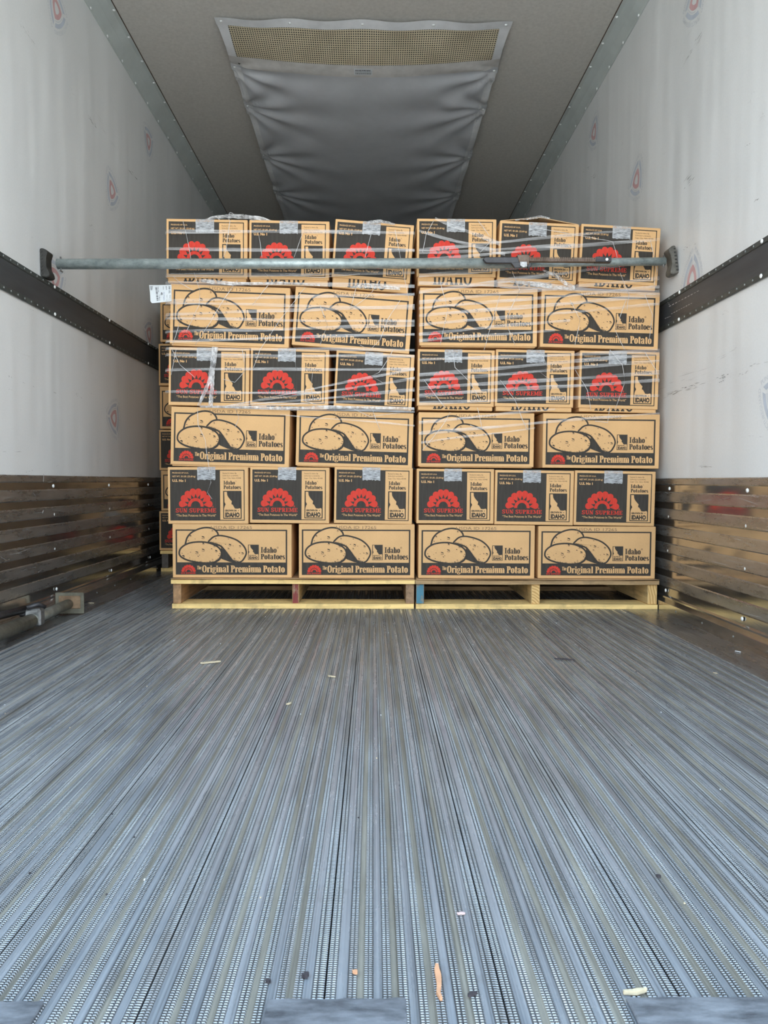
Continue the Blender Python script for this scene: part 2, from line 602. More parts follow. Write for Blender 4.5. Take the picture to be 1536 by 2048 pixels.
def struct(name, label=None, loc=None):
    o = bpy.data.objects.new(name, None)
    COL.objects.link(o)
    o['kind'] = 'structure'
    if label: o['label'] = label
    if loc: o.location = loc
    return o


# ------------------------------------------------------------------ 2D print kit
class P2:
    """flat print: 2D polygons per material layer; later becomes a mesh in the XZ plane facing -Y"""
    def __init__(s):
        s.items = []      # (points, mat, layer)

    def poly(s, pts, mat=0, layer=0):
        s.items.append(([(float(a), float(b)) for a, b in pts], mat, layer))

    def rect(s, x0, y0, x1, y1, mat=0, layer=0):
        s.poly([(x0, y0), (x1, y0), (x1, y1), (x0, y1)], mat, layer)

    def strip(s, outer, inner, mat=0, layer=0):
        for i in range(len(outer) - 1):
            s.poly([outer[i], outer[i + 1], inner[i + 1], inner[i]], mat, layer)

    def ring(s, cx, cy, rx, ry, ix, iy, a0=0, a1=360, mat=0, layer=0, n=14, pw=1.0):
        def pt(rx_, ry_, t):
            c, q = cos(t), sin(t)
            return (cx + rx_ * math.copysign(abs(c) ** pw, c), cy + ry_ * math.copysign(abs(q) ** pw, q))
        ts = [radians(a0 + (a1 - a0) * i / n) for i in range(n + 1)]
        s.strip([pt(rx, ry, t) for t in ts], [pt(ix, iy, t) for t in ts], mat, layer)

    def disc(s, cx, cy, r, mat=0, layer=0, n=16, ry=None):
        ry = ry or r
        s.poly([(cx + r * cos(2 * pi * i / n), cy + ry * sin(2 * pi * i / n)) for i in range(n)], mat, layer)

    def merge(s, o, fn, layer=0, mat=None):
        for pts, m, l in o.items:
            s.items.append(([fn(x, y) for x, y in pts], m if mat is None else mat, l + layer))

    def bbox(s):
        xs = [x for p, _, _ in s.items for x, _ in p]; ys = [y for p, _, _ in s.items for _, y in p]
        return min(xs), min(ys), max(xs), max(ys)

    def mb(s, eps=0.00022, off=0.0003, fn=None):
        """fn(x, y, depth)->3D. default: XZ plane, towards -Y"""
        fn = fn or (lambda x, y, d: (x, -d, y))
        m = MB()
        for idx_, (pts, mi, l) in enumerate(s.items):
            a = sum(pts[i][0] * pts[(i + 1) % len(pts)][1] - pts[(i + 1) % len(pts)][0] * pts[i][1] for i in range(len(pts)))
            if a < 0:
                pts = pts[::-1]
            m.poly([fn(x, y, off + eps * l + (idx_ % 60) * 3e-6) for x, y in pts], mi)
        return m


_txt = {}


def sans(text, bold=0.0):
    """built-in font outline as 2D polygons"""
    key = (text, bold)
    if key in _txt:
        return _txt[key]
    cu = bpy.data.curves.new('text_tmp', 'FONT')
    cu.body = text
    cu.resolution_u = 2
    cu.offset = bold
    ob = bpy.data.objects.new('text_tmp', cu)
    COL.objects.link(ob)
    bpy.context.view_layer.update()
    dg = bpy.context.evaluated_depsgraph_get()
    me = bpy.data.meshes.new_from_object(ob.evaluated_get(dg))
    p = P2()
    vs = [(v.co.x, v.co.y) for v in me.vertices]
    for f in me.polygons:
        p.poly([vs[i] for i in f.vertices])
    bpy.data.objects.remove(ob); bpy.data.curves.remove(cu); bpy.data.meshes.remove(me)
    _txt[key] = p
    return p


# condensed fat-face serif, cap height 1
def serif_glyph(c):
    g = P2(); R = g.rect; ring = g.ring
    s = 0.19
    if c == ' ': return g, 0.20
    if c == 'o':
        ring(.215, .36, .225, .375, .042, .29, pw=.8, n=20); return g, .45
    if c == 'O':
        ring(.27, .5, .27, .52, .085, .42, pw=.85, n=22); return g, .56
    if c == 'e':
        ring(.21, .36, .22, .375, .042, .29, 0, 325, pw=.8, n=20); R(.1, .34, .41, .40); return g, .44
    if c == 'd':
        ring(.2, .36, .2, .375, .045, .29, pw=.8, n=18); R(.25, 0, .25 + s, 1); R(.17, .95, .3, 1); R(.3, 0, .47, .05); return g, .49
    if c == 'a':
        ring(.2, .50, .2, .235, .045, .17, 0, 165, n=10, pw=.8); R(.235, .0, .40, .52)
        ring(.18, .20, .18, .215, .045, .14, pw=.85, n=14); R(.38, 0, .46, .05); g.disc(.09, .56, .075, ry=.06); return g, .47
    if c in 'hn':
        top = 1 if c == 'h' else .72
        R(.03, 0, .03 + s, top); R(-.03, top - .05, .1, top); R(-.02, 0, .24, .05)
        R(.27, 0, .27 + s, .5); ring(.29, .48, .145, .255, .0, .17, 0, 130, n=9, pw=.8); R(.23, 0, .48, .05); return g, .50
    if c == 'm':
        R(.03, 0, .03 + s, .72); R(-.03, .67, .1, .72); R(-.02, 0, .23, .05)
        for k in (0, 1):
            x = .27 + k * .24
            R(x, 0, x + s, .5); ring(x + .02, .48, .145, .255, .0, .17, 0, 130, n=8, pw=.8); R(x - .04, 0, x + .21, .05)
        return g, .74
    if c == 'r':
        R(.03, 0, .03 + s, .72); R(-.03, .67, .1, .72); R(-.02, 0, .25, .05); g.disc(.30, .62, .085, ry=.10); R(.17, .62, .3, .71); return g, .38
    if c == 'i':
        R(.03, 0, .03 + s, .70); R(-.03, .65, .1, .70); R(-.02, 0, .25, .05); g.disc(.11, .89, .095, ry=.10); return g, .26
    if c == 'l':
        R(.03, 0, .03 + s, 1); R(-.03, .95, .1, 1); R(-.02, 0, .25, .05); return g, .26
    if c == 'u':
        R(.03, .2, .03 + s, .72); R(-.03, .67, .1, .72); R(.27, 0, .27 + s, .72); R(.21, .67, .3, .72)
        ring(.17, .24, .14, .255, .0, .17, 180, 310, n=9, pw=.8); R(.40, 0, .49, .05); return g, .50
    if c == 't':
        R(.06, .08, .06 + s, .93); R(0, .65, .33, .72); ring(.2, .14, .14, .155, .0, .09, 180, 320, n=8); return g, .34
    if c == 's':
        ring(.18, .54, .17, .19, .05, .12, 20, 250, n=12, pw=.9); ring(.18, .18, .17, .195, .05, .12, -160, 70, n=12, pw=.9)
        g.poly([(.03, .52), (.14, .60), (.33, .24), (.20, .12)]); return g, .37
    if c == 'g':
        ring(.19, .47, .18, .26, .045, .19, pw=.8, n=16); ring(.20, -.06, .21, .15, .10, .075, pw=.85, n=14)
        R(.04, .06, .13, .22); R(.04, .06, .3, .12); R(.28, .64, .42, .71); return g, .43
    if c == 'I':
        R(.09, 0, .27, 1); R(0, .94, .36, 1); R(0, 0, .36, .06); return g, .40
    if c == 'P':
        R(.07, 0, .25, 1); R(0, .94, .25, 1); R(0, 0, .33, .06); ring(.25, .72, .25, .28, .07, .22, -90, 90, n=12, pw=.8); return g, .52
    if c == 'T':
        R(.15, 0, .33, 1); R(0, .93, .48, 1); R(.07, 0, .41, .05); R(0, .8, .05, 1); R(.43, .8, .48, 1); return g, .50
    return g, .3


# wide slab-serif capitals, height 1
def slab_glyph(c):
    g = P2(); R = g.rect; ring = g.ring
    t, h = .24, .10
    if c == ' ': return g, .42
    if c == 'I': R(.1, 0, .1 + t, 1); R(0, 0, .44, h); R(0, 1 - h, .44, 1); return g, .52
    if c == 'S':
        ring(.42, .73, .38, .285, .14, .17, 15, 262, n=14); ring(.42, .27, .38, .285, .14, .17, -165, 82, n=14)
        g.poly([(.06, .70), (.28, .86), (.78, .32), (.56, .12)]) if False else None
        R(.30, .43, .54, .57); R(.70, .66, .80, 1.0); R(.03, 0, .12, .34); return g, .90
    if c == 'U':
        R(.1, .3, .1 + t, 1); R(0, 1 - h, .44, 1); R(.70, .3, .82, 1); R(.60, 1 - h, .92, 1)
        ring(.46, .32, .36, .34, .14, .23, 180, 360, n=12); return g, 1.0
    if c == 'N':
        R(.1, 0, .22, 1); R(0, 0, .34, h); g.poly([(.0, 1), (.32, 1), (.84, 0), (.62, 0)]); R(.74, 0, .86, 1); R(.64, 1 - h, .98, 1); return g, 1.06
    if c in 'PR':
        R(.1, 0, .1 + t, 1); R(0, 0, .46, h); R(0, 1 - h, .4, 1)
        ring(.42, .73, .38, .27, .16, .16, -90, 90, n=10); R(.3, .90, .45, 1); R(.3, .46, .45, .56)
        if c == 'R':
            g.poly([(.38, .5), (.62, .5), (.84, 0), (.60, 0)]); R(.6, 0, .95, h); return g, 1.0
        return g, .88
    if c == 'E':
        R(.1, 0, .1 + t, 1); R(0, 0, .8, h); R(0, 1 - h, .78, 1); R(.3, .45, .6, .55); R(.70, 0, .8, .28); R(.68, .72, .78, 1); R(.54, .34, .62, .66); return g, .88
    if c == 'M':
        R(.1, 0, .22, 1); R(0, 0, .34, h); g.poly([(0, 1), (.34, 1), (.62, .22), (.50, 0)]); g.poly([(.50, 0), (.56, .2), (.84, 1), (1.0, 1)])
        R(.86, 0, .86 + t, 1); R(.76, 0, 1.18, h); R(.8, 1 - h, 1.18, 1); return g, 1.26
    if c == 'D':
        R(.1, 0, .1 + t, 1); R(0, 0, .4, h); R(0, 1 - h, .4, 1); ring(.40, .5, .48, .5, .22, .40, -90, 90, n=14); return g, .96
    if c == 'A':
        g.poly([(.1, 0), (.2, 0), (.52, .92), (.44, 1)]); g.poly([(.42, 1), (.56, 1), (.94, 0), (.66, 0)]); R(.28, .26, .7, .35); R(0, 0, .34, h); R(.56, 0, 1.02, h); return g, 1.08
    if c == 'H':
        R(.1, 0, .1 + t, 1); R(.7, 0, .7 + t, 1); R(0, 0, .44, h); R(0, 1 - h, .44, 1); R(.6, 0, 1.04, h); R(.6, 1 - h, 1.04, 1); R(.3, .45, .75, .55); return g, 1.12
    if c == 'O':
        ring(.5, .5, .5, .52, .24, .40, n=22); return g, 1.06
    return g, .5


def word(text, glyph):
    p = P2(); x = 0
    for c in text:
        g, adv = glyph(c)
        p.merge(g, lambda a, b, x=x: (a + x, b))
        x += adv
    return p


def fit(dst, src, x0, y0, x1, y1, mat, layer, shear=0.0, baseline=None):
    """place src so its bbox fills x0..x1, y0..y1 (y up). baseline: source y mapped to y0 instead of bbox bottom, cap=1 to y1"""
    bx0, by0, bx1, by1 = src.bbox()
    if baseline is not None:
        by0, by1 = baseline
    sx = (x1 - x0) / (bx1 - bx0); sy = (y1 - y0) / (by1 - by0)
    dst.merge(src, lambda a, b: (x0 + (a - bx0) * sx, y0 + (b - by0) * sy), layer, mat)


# ---- sun-flower emblem, centred on the ring centre, outer radius 1 (petal tips)
def sun_emblem():
    p = P2()
    n = 8
    for k in range(n):
        a = radians(9 + (162) * k / (n - 1))
        d, r = .815, .187
        cx, cy = d * cos(a), d * sin(a)
        p.disc(cx, cy, r, n=18)
        tip = (.455 * cos(a), .455 * sin(a))
        tx, ty = -sin(a), cos(a)
        # tangent points
        q = math.acos(min(1, r / (d - .46)))
        ang = a + pi
        t1 = (cx + r * cos(ang + q), cy + r * sin(ang + q))
        t2 = (cx + r * cos(ang - q), cy + r * sin(ang - q))
        p.poly([tip, t1, (cx, cy), t2])
    p.ring(0, 0, .46, .46, .285, .285, 0, 180, n=18)
    p.rect(-.46, -.02, -.285, .01); p.rect(.285, -.02, .46, .01)
    return p


IDAHO = [(1040, 468), (1083, 468), (1088, 520), (1105, 555), (1128, 585), (1150, 612), (1163, 622), (1155, 672), (1176, 682), (1190, 705), (1212, 745), (1260, 747),
         (1295, 738), (1305, 757), (1305, 790), (1036, 790), (1036, 745), (1045, 710), (1062, 675), (1052, 655), (1043, 640), (1042, 560)]

CARD_M = [M['card'], M['ink'], M['red'], M['stamp'], M['tan']]


def badge(p, X, Y, x0, y0, x1, y1, layer):
    """state badge filling x0..x1,y0..y1 in image crop units via X(),Y() maps"""
    sx = (x1 - x0) / 300.0; sy = (y1 - y0) / 463.0
    fx = lambda u: X(x0 + (u - 1022) * sx); fy = lambda v: Y(y0 + (v - 452) * sy)
    p.rect(fx(1022), fy(915), fx(1322), fy(452), 1, layer)
    pts = [(fx(u), fy(v)) for u, v in IDAHO]
    p.poly(pts, 4, layer + 1)
    p.rect(fx(1036), fy(900), fx(1306), fy(752), 4, layer + 1)
    fit(p, sans('GROWN IN', .055), fx(1048), fy(795), fx(1240), fy(763), 1, layer + 2)
    p.disc(fx(1270), fy(780), abs(fx(1278) - fx(1270)), 1, layer + 2, 8)
    fit(p, sans('IDAHO', .06), fx(1054), fy(892), fx(1290), fy(808), 1, layer + 2)


def small_prints(w, h):
    """small-end print; face w x h, origin bottom centre of the lid face"""
    X = lambda u: (u - 120) / 1310 * w - w / 2
    Y = lambda v: (1 - (v - 60) / 940) * h
    pan = P2(); let = P2(); emb = P2(); bad = P2()
    pan.rect(X(157), Y(945), X(1372), Y(103), 1, 0)
    pan.rect(X(972), Y(932), X(1358), Y(118), 4, 1)
    fit(let, sans('PRODUCE OF U.S.A.', .02), X(195), Y(168), X(462), Y(143), 4, 2)
    fit(let, sans('NET WT. 50 LBS. (22.68 kg)', .02), X(195), Y(236), X(572), Y(200), 4, 2)
    fit(let, sans('U.S. No 1', .045), X(195), Y(306), X(412), Y(262), 4, 2)
    fit(let, sans('Packed In Idaho By', .0), X(1015), Y(178), X(1245), Y(150), 1, 2)
    fit(let, sans('SUN-GLO of IDAHO,', .0), X(1015), Y(215), X(1275), Y(190), 1, 2)
    fit(let, sans('Sugar City, Idaho 83448', .0), X(1015), Y(256), X(1315), Y(230), 1, 2)
    fit(let, word('Idaho', serif_glyph), X(1027), Y(348), X(1218), Y(285), 1, 2, baseline=(0, 1))
    let.ring(X(1232), Y(292), w * .006, w * .006, w * .004, w * .004, mat=1, layer=2, n=8)
    fit(let, word('Potatoes', serif_glyph), X(1027), Y(423), X(1315), Y(360), 1, 2, baseline=(0, 1))
    R = (X(852) - X(297)) / 2 / 1.0
    e = sun_emblem()
    ry = (Y(408) - Y(707)) / 1.0
    emb.merge(e, lambda a, b: (X(573) + a * R, Y(707) + b * ry), 2, 2)
    emb.ring(X(852), Y(715), w * .010, w * .010, w * .006, w * .006, mat=2, layer=2, n=8)
    fit(let, word('SUN SUPREME', slab_glyph), X(247), Y(810), X(905), Y(742), 2, 2, baseline=(0, 1))
    fit(let, sans('\u201cThe Best Potatoes In The World\u201d', .01), X(252), Y(878), X(905), Y(840), 4, 2)
    badge(bad, X, Y, 1022, 452, 1322, 915, 2)
    return pan, let, emb, bad


def smooth_closed(pts, n=4):
    out = []
    m = len(pts)
    for i in range(m):
        p0, p1, p2, p3 = (Vector(pts[(i + k - 1) % m]) for k in range(4))
        for j in range(n):
            t = j / n
            q = 0.5 * ((2 * p1) + (-p0 + p2) * t + (2 * p0 - 5 * p1 + 4 * p2 - p3) * t * t + (-p0 + 3 * p1 - 3 * p2 + p3) * t ** 3)
            out.append((q.x, q.y))
    return out


def long_prints(w, h):
    X = lambda u: (u - 25) / 1415 * w - w / 2
    Y = lambda v: (1 - (v - 50) / 660) * h
    pan = P2(); let = P2(); emb = P2(); bad = P2(); pot = P2()
    pan.rect(X(62), Y(672), X(1388), Y(520), 1, 0)
    pan.rect(X(62), Y(520), X(80), Y(115), 1, 0); pan.rect(X(1370), Y(520), X(1388), Y(115), 1, 0)
    pan.rect(X(62), Y(132), X(1388), Y(115), 1, 0)
    # potatoes: dark outline polygon, tan fill inside, in three depth layers
    def shrink(pts, k):
        n = len(pts); out = []
        cx = sum(p[0] for p in pts) / n; cy = sum(p[1] for p in pts) / n
        for i in range(n):
            a = Vector(pts[i - 1]); b = Vector(pts[(i + 1) % n]); d = (b - a).normalized()
            nn = Vector((-d.y, d.x))
            if nn.dot(Vector((cx, cy)) - Vector(pts[i])) < 0: nn = -nn
            out.append((pts[i][0] + nn.x * k, pts[i][1] + nn.y * k))
        return out
    back = [(172, 330), (176, 260), (195, 205), (240, 150), (300, 115), (360, 92), (430, 82), (500, 92), (550, 125), (578, 180), (575, 300), (400, 400), (250, 400)]
    right = [(445, 280), (480, 220), (530, 188), (600, 180), (700, 200), (790, 235), (860, 290), (900, 350), (910, 410), (885, 470), (848, 515), (790, 528), (740, 510), (690, 450), (640, 380), (580, 320)]
    front = [(95, 405), (110, 350), (160, 303), (230, 272), (330, 258), (430, 264), (520, 292), (585, 335), (615, 390), (612, 450), (580, 498), (520, 528), (430, 540), (330, 530), (230, 512), (150, 480), (108, 445)]
    shadow = [(600, 335), (650, 385), (700, 450), (760, 525), (700, 512), (612, 478), (600, 470)]
    rr = random.Random(3)
    for li, (pp, kk) in enumerate(((back, 20), (right, 19), (front, 20))):
        sp = smooth_closed(pp)
        pot.poly([(X(a), Y(b)) for a, b in sp], 1, 1 + li * 2)
        sp2 = shrink(sp, kk)
        pot.poly([(X(a), Y(b)) for a, b in sp2], 4, 2 + li * 2)
        if li == 1:
            pot.poly([(X(a), Y(b)) for a, b in shadow], 1, 5)
    # hatching along the shaded undersides
    def hatch(path, L, n, ang):
        for i in range(n):
            t = i / n * (len(path) - 1); k = int(t); f = t - k
            x = path[k][0] * (1 - f) + path[k + 1][0] * f; y = path[k][1] * (1 - f) + path[k + 1][1] * f
            a = ang + rr.uniform(-.5, .5); l = L * rr.uniform(.4, 1.1); q = 4.0
            pot.poly([(X(x - q * sin(a)), Y(y + q * cos(a))), (X(x + l * cos(a)), Y(y + l * sin(a))), (X(x + q * sin(a)), Y(y - q * cos(a)))], 1, 7)
    hatch([(200, 492), (330, 520), (430, 528), (520, 515), (575, 480), (598, 440)], 22, 60, -pi / 2)
    hatch([(598, 470), (605, 400)], 18, 14, pi)
    hatch([(470, 272), (540, 290), (600, 320), (650, 385), (700, 450), (745, 500), (810, 510)], 24, 60, -pi / 3)
    for (x, y, s) in [(a_, b_, c_ * 1.3) for a_, b_, c_ in [(240, 190, 9), (390, 205, 15), (295, 232, 5), (215, 252, 7), (500, 127, 9), (540, 222, 8), (690, 230, 7), (655, 296, 6), (708, 298, 13), (745, 316, 5),
                      (828, 315, 11), (690, 345, 9), (858, 402, 12), (820, 402, 7), (775, 410, 7), (818, 465, 7), (760, 470, 9), (392, 286, 10), (525, 314, 11), (390, 360, 15),
                      (490, 352, 7), (545, 375, 12), (315, 392, 15), (240, 395, 6), (210, 415, 5), (330, 445, 7), (345, 430, 6), (155, 440, 13), (140, 408, 6), (230, 466, 6),
                      (575, 435, 7), (585, 412, 7), (500, 480, 8), (470, 505, 8)]]:
        a = rr.uniform(-.7, .7)
        pot.poly([(X(x + s * cos(a + t)), Y(y + s * .42 * sin(a + t) + s * .3 * cos(t))) for t in [k * pi / 3 for k in range(6)]], 1, 7)
        if s > 10:
            pot.ring(X(x), Y(y + s * .5), w * s / 1415 * 1.1, w * s / 1415 * .8, w * s / 1415 * .8, w * s / 1415 * .55, 200, 340, 1, 7, 5)
    fit(let, sans('USDA ID 17265', -.004), X(482), Y(108), X(970), Y(72), 3, 1)
    fit(let, word('Idaho', serif_glyph), X(1072), Y(400), X(1262), Y(330), 1, 2, baseline=(0, 1))
    let.ring(X(1275), Y(336), w * .0075, w * .0075, w * .005, w * .005, mat=1, layer=2, n=8)
    fit(let, word('Potatoes', serif_glyph), X(1072), Y(480), X(1362), Y(413), 1, 2, baseline=(0, 1))
    fit(let, word('The', serif_glyph), X(315), Y(607), X(368), Y(562), 4, 2, baseline=(0, 1))
    fit(let, word('Original Premium Potato', serif_glyph), X(375), Y(642), X(1360), Y(557), 4, 2, baseline=(0, 1))
    R = (X(302) - X(130)) / 2; ry = (Y(548) - Y(634))
    emb.merge(sun_emblem(), lambda a, b: (X(215) + a * R, Y(634) + b * ry), 2, 2)
    fit(let, word('SUN SUPREME', slab_glyph), X(125), Y(662), X(298), Y(643), 2, 2, baseline=(0, 1))
    badge(bad, X, Y, 922, 300, 1050, 487, 2)
    return pan, let, emb, bad, pot


SW, SH = 0.325, 0.232      # nominal small face
LW, LH = 0.490, 0.235      # nominal long face

pan, let, emb, bad = small_prints(SW, SH)
SMALL_PR = [('printed_panel', pan.mb().mesh('end_panel_print', CARD_M)), ('lettering', let.mb().mesh('end_lettering', CARD_M)),
            ('sun_emblem', emb.mb().mesh('end_sun_emblem', CARD_M)), ('state_badge', bad.mb().mesh('end_state_badge', CARD_M))]
pan, let, emb, bad, pot = long_prints(LW, LH)
LONG_PR = [('printed_frame', pan.mb().mesh('side_frame_print', CARD_M)), ('lettering', let.mb().mesh('side_lettering', CARD_M)),
           ('sun_emblem', emb.mb().mesh('side_sun_emblem', CARD_M)), ('state_badge', bad.mb().mesh('side_state_badge', CARD_M)),
           ('potato_drawing', pot.mb().mesh('side_potato_drawing', CARD_M))]
tw = P2(); fit(tw, word('IDAHO', slab_glyph), -SW * .29, .004, SW * .20, .060, 1, 0)
TRAY_WORD = tw.mb(off=0.0004).mesh('tray_word', CARD_M)


def lid_mesh(w, d, h, seed):
    """telescoping lid: slightly bowed and dented open-bottom box (solid), front face kept flat"""
    rr = random.Random(seed)
    m = MB()
    nx, ny, nz = 6, 6, 4
    def P(i, j, k):
        x = -w / 2 + w * i / nx; y = d * j / ny; z = h * k / nz
        u, v, q = i / nx, j / ny, k / nz
        bl = 4 * u * (1 - u); bd = 4 * v * (1 - v); bh = 4 * q * (1 - q)
        if k == nz: z += .0035 * bl * bd * (1 if seed % 2 else -1)
        if i in (0, nx): x += (.0035 * bd * bh) * (1 if i else -1)
        return (x, y, z)
    vid = {}
    def V(i, j, k):
        if (i, j, k) not in vid:
            vid[(i, j, k)] = len(m.v); m.v.append(P(i, j, k))
        return vid[(i, j, k)]
    def F(*q):
        m.f.append(tuple(V(*a) for a in q)); m.mi.append(0); m.smooth.append(False)
    for i in range(nx):
        for k in range(nz):
            F((i, 0, k), (i + 1, 0, k), (i + 1, 0, k + 1), (i, 0, k + 1)); F((i, ny, k), (i, ny, k + 1), (i + 1, ny, k + 1), (i + 1, ny, k))
    for j in range(ny):
        for k in range(nz):
            F((0, j, k), (0, j, k + 1), (0, j + 1, k + 1), (0, j + 1, k)); F((nx, j, k), (nx, j + 1, k), (nx, j + 1, k + 1), (nx, j, k + 1))
    for i in range(nx):
        for j in range(ny):
            F((i, j, 0), (i, j + 1, 0), (i + 1, j + 1, 0), (i + 1, j, 0)); F((i, j, nz), (i + 1, j, nz), (i + 1, j + 1, nz), (i, j + 1, nz))
    me = m.mesh('carton_lid', [M['card']])
    bm = bmesh.new(); bm.from_mesh(me)
    es = [e for e in bm.edges if e.calc_face_angle(0) > 1.2]
    bmesh.ops.bevel(bm, geom=es, offset=.0028, segments=2, affect='EDGES', profile=.6)
    bmesh.ops.recalc_face_normals(bm, faces=bm.faces)
    bm.to_mesh(me); bm.free()
    return me


SMALL_LIDS = [lid_mesh(SW, .49, SH, s) for s in (1, 2)]
LONG_LIDS = [lid_mesh(LW, .325, LH, s) for s in (3, 4)]


def tray_mesh(w, d, hgt):
    m = MB(); m.box((-w / 2, 0, 0), (w / 2, d, hgt))
    me = m.mesh('carton_tray', [M['card']])
    return fix_normals(me, .002)


SMALL_TRAY = tray_mesh(SW - .010, .48, .10)
LONG_TRAY = tray_mesh(LW - .012, .315, .10)

# tape: wraps from the top over the front edge
def tape_mesh(seed):
    rr = random.Random(seed)
    m = MB(); n = 14
    wd, dn = .074, .052
    vs = []; rows = []
    prof = [(.10, .0008), (.05, .0010), (.004, .0012), (-.0006, -.001)] + [(-.0011, -dn * t / 5) for t in range(1, 6)]
    for (y, z) in prof:
        row = []
        for i in range(n + 1):
            u = i / n
            wob = rr.uniform(-.0007, .0007) if 0 < i < n else 0
            xx = (u - .5) * wd + rr.uniform(-.0008, .0008)
            row.append(len(m.v)); m.v.append((xx, y - abs(wob) - .0004, z + (rr.uniform(-.002, .002) if z < -dn * .9 else 0)))
        rows.append(row)
    for a in range(len(rows) - 1):
        for i in range(n):
            m.f.append((rows[a][i], rows[a][i + 1], rows[a + 1][i + 1], rows[a + 1][i])); m.mi.append(0); m.smooth.append(True)
    return m.mesh('packing_tape', [M['tape']])


TAPES = [tape_mesh(s) for s in range(4)]


def carton(kind, seed, with_print=True, tape=True, strip=0.0, tray_word=False):
    """returns a root at the bottom centre of the LID front face; tray hangs `strip` below"""
    root = thing('potato_carton', 'x', 'box')
    small = kind == 's'
    obj('lid', (SMALL_LIDS if small else LONG_LIDS)[seed % 2], root)
    tr = obj('base_tray', SMALL_TRAY if small else LONG_TRAY, root, (0, .005, -strip))
    if with_print:
        for nm, me in (SMALL_PR if small else LONG_PR):
            obj(nm, me, root)
        if small and tray_word:
            obj('tray_lettering', TRAY_WORD, tr, (0, 0, 0))
        if small and tape:
            obj('packing_tape', TAPES[seed % 4], root, (SW * random.uniform(-.04, .01), 0, SH))
    return root


# ------------------------------------------------------------------ trailer shell
def rivet_mesh(r=.0055, hgt=.003):
    m = MB(); n = 8
    for (rr_, z) in ((r, 0), (r * .8, hgt * .7), (r * .35, hgt)):
        for k in range(n):
            m.v.append((rr_ * cos(2 * pi * k / n), rr_ * sin(2 * pi * k / n), z))
    for a in range(2):
        for k in range(n):
            m.f.append((a * n + k, a * n + (k + 1) % n, (a + 1) * n + (k + 1) % n, (a + 1) * n + k)); m.mi.append(0); m.smooth.append(True)
    m.f.append(tuple(range(2 * n, 3 * n))); m.mi.append(0); m.smooth.append(True)
    return m.mesh('rivet', [M['rivet']])


RIVET = rivet_mesh(.0075, .004); RIVET_BIG = rivet_mesh(.0080, .004); RIVET_S = rivet_mesh(.0042, .002)
RIVET_S.materials.clear(); RIVET_S.materials.append(M['rivet_dull'])
TO_XP = (0, pi / 2, 0); TO_XN = (0, -pi / 2, 0); TO_ZN = (pi, 0, 0)

KT = 0.545        # kick panel top
# walls
for side, xw, sg in (('left', XL, 1), ('right', XR, -1)):
    wl = struct('wall_' + side, 'white ribbed-free liner wall on the %s of the trailer' % side)
    wl['label'] = 'white trailer side wall on the %s, scuffed, with faded round marks' % side
    m = MB()
    xo = xw - sg * .07
    m.box((min(xw, xo), DOOR, -.12), (max(xw, xo), NOSE, ZC + .1), 0)
    build(m, 'wall_liner', [M['wall']], wl)

# ceiling and nose
m = MB(); m.box((XL - .07, DOOR, ZC), (XR + .07, NOSE, ZC + .08))
ce = build(m, 'ceiling', M['ceiling']); ce['kind'] = 'structure'
m = MB(); m.box((XL - .07, NOSE, -.12), (XR + .07, NOSE + .08, ZC + .08))
nw = build(m, 'wall_front', M['wall']); nw['kind'] = 'structure'

# ceiling corner rails
for idx, (side, xw, sg) in enumerate((('left', XL, 1), ('right', XR, -1))):
    rail = struct('trim_%d' % (idx + 1), 'grey riveted corner rail along the %s ceiling edge' % side)
    m = MB()
    zc = ZC - .001
    prof = [(0, zc), (0, zc - .075), (.003, zc - .075), (.004, zc - .06), (.030, zc - .028), (.062, zc - .004), (.080, zc - .003), (.080, zc)]
    outline = [Vector((xw + sg * a, DOOR, b)) for a, b in prof]
    m.prism(outline, (0, NOSE - DOOR, 0))
    build(m, 'rail', M['rail'], rail)
    m = MB(); m.box((min(xw + sg * .080, xw + sg * .084), DOOR, ZC - .0025), (max(xw + sg * .080, xw + sg * .084), NOSE, ZC))
    build(m, 'caulk_line', M['caulk'], rail)
    y = 3.0
    while y < 6.2:
        obj('rivet', RIVET, rail, (xw + sg * .070, y, ZC - .0045), TO_ZN)
        obj('rivet', RIVET, rail, (xw + sg * .004, y + .1, ZC - .067), TO_XP if sg > 0 else TO_XN)
        y += .215

# scuff bands (mid-height rub rails)
for idx, (side, xw, sg, z0, z1) in enumerate((('left', XL, 1, 1.189, 1.316), ('right', XR, -1, 1.165, 1.290))):
    band = struct('trim_%d' % (idx + 3), 'charcoal riveted scuff band along the middle of the %s wall' % side)
    m = MB(); e = .018
    def bx(a0, a1, zz0, zz1, mi=0):
        xa, xb = xw + sg * a0, xw + sg * a1
        m.box((min(xa, xb), DOOR, zz0), (max(xa, xb), NOSE, zz1), mi)
    bx(0, .006, z0 + e, z1 - e)
    build(m, 'band_face', M['rubrail'], band)
    m = MB(); bx(0, .010, z0, z0 + e); build(m, 'band_edge', M['rubedge'], band, .002)
    m = MB(); bx(0, .010, z1 - e, z1); build(m, 'band_edge', M['rubedge'], band, .002)
    y = 2.35 if side == 'left' else 2.25
    k = 0
    while y < (4.7 if side == 'left' else 3.12):
        me = RIVET if k % 12 == 2 else RIVET_S
        for zz in (z0 + e * .5, z1 - e * .5):
            obj('rivet', me, band, (xw + sg * .010, y, zz), TO_XP if sg > 0 else TO_XN)
        y += .0525; k += 1

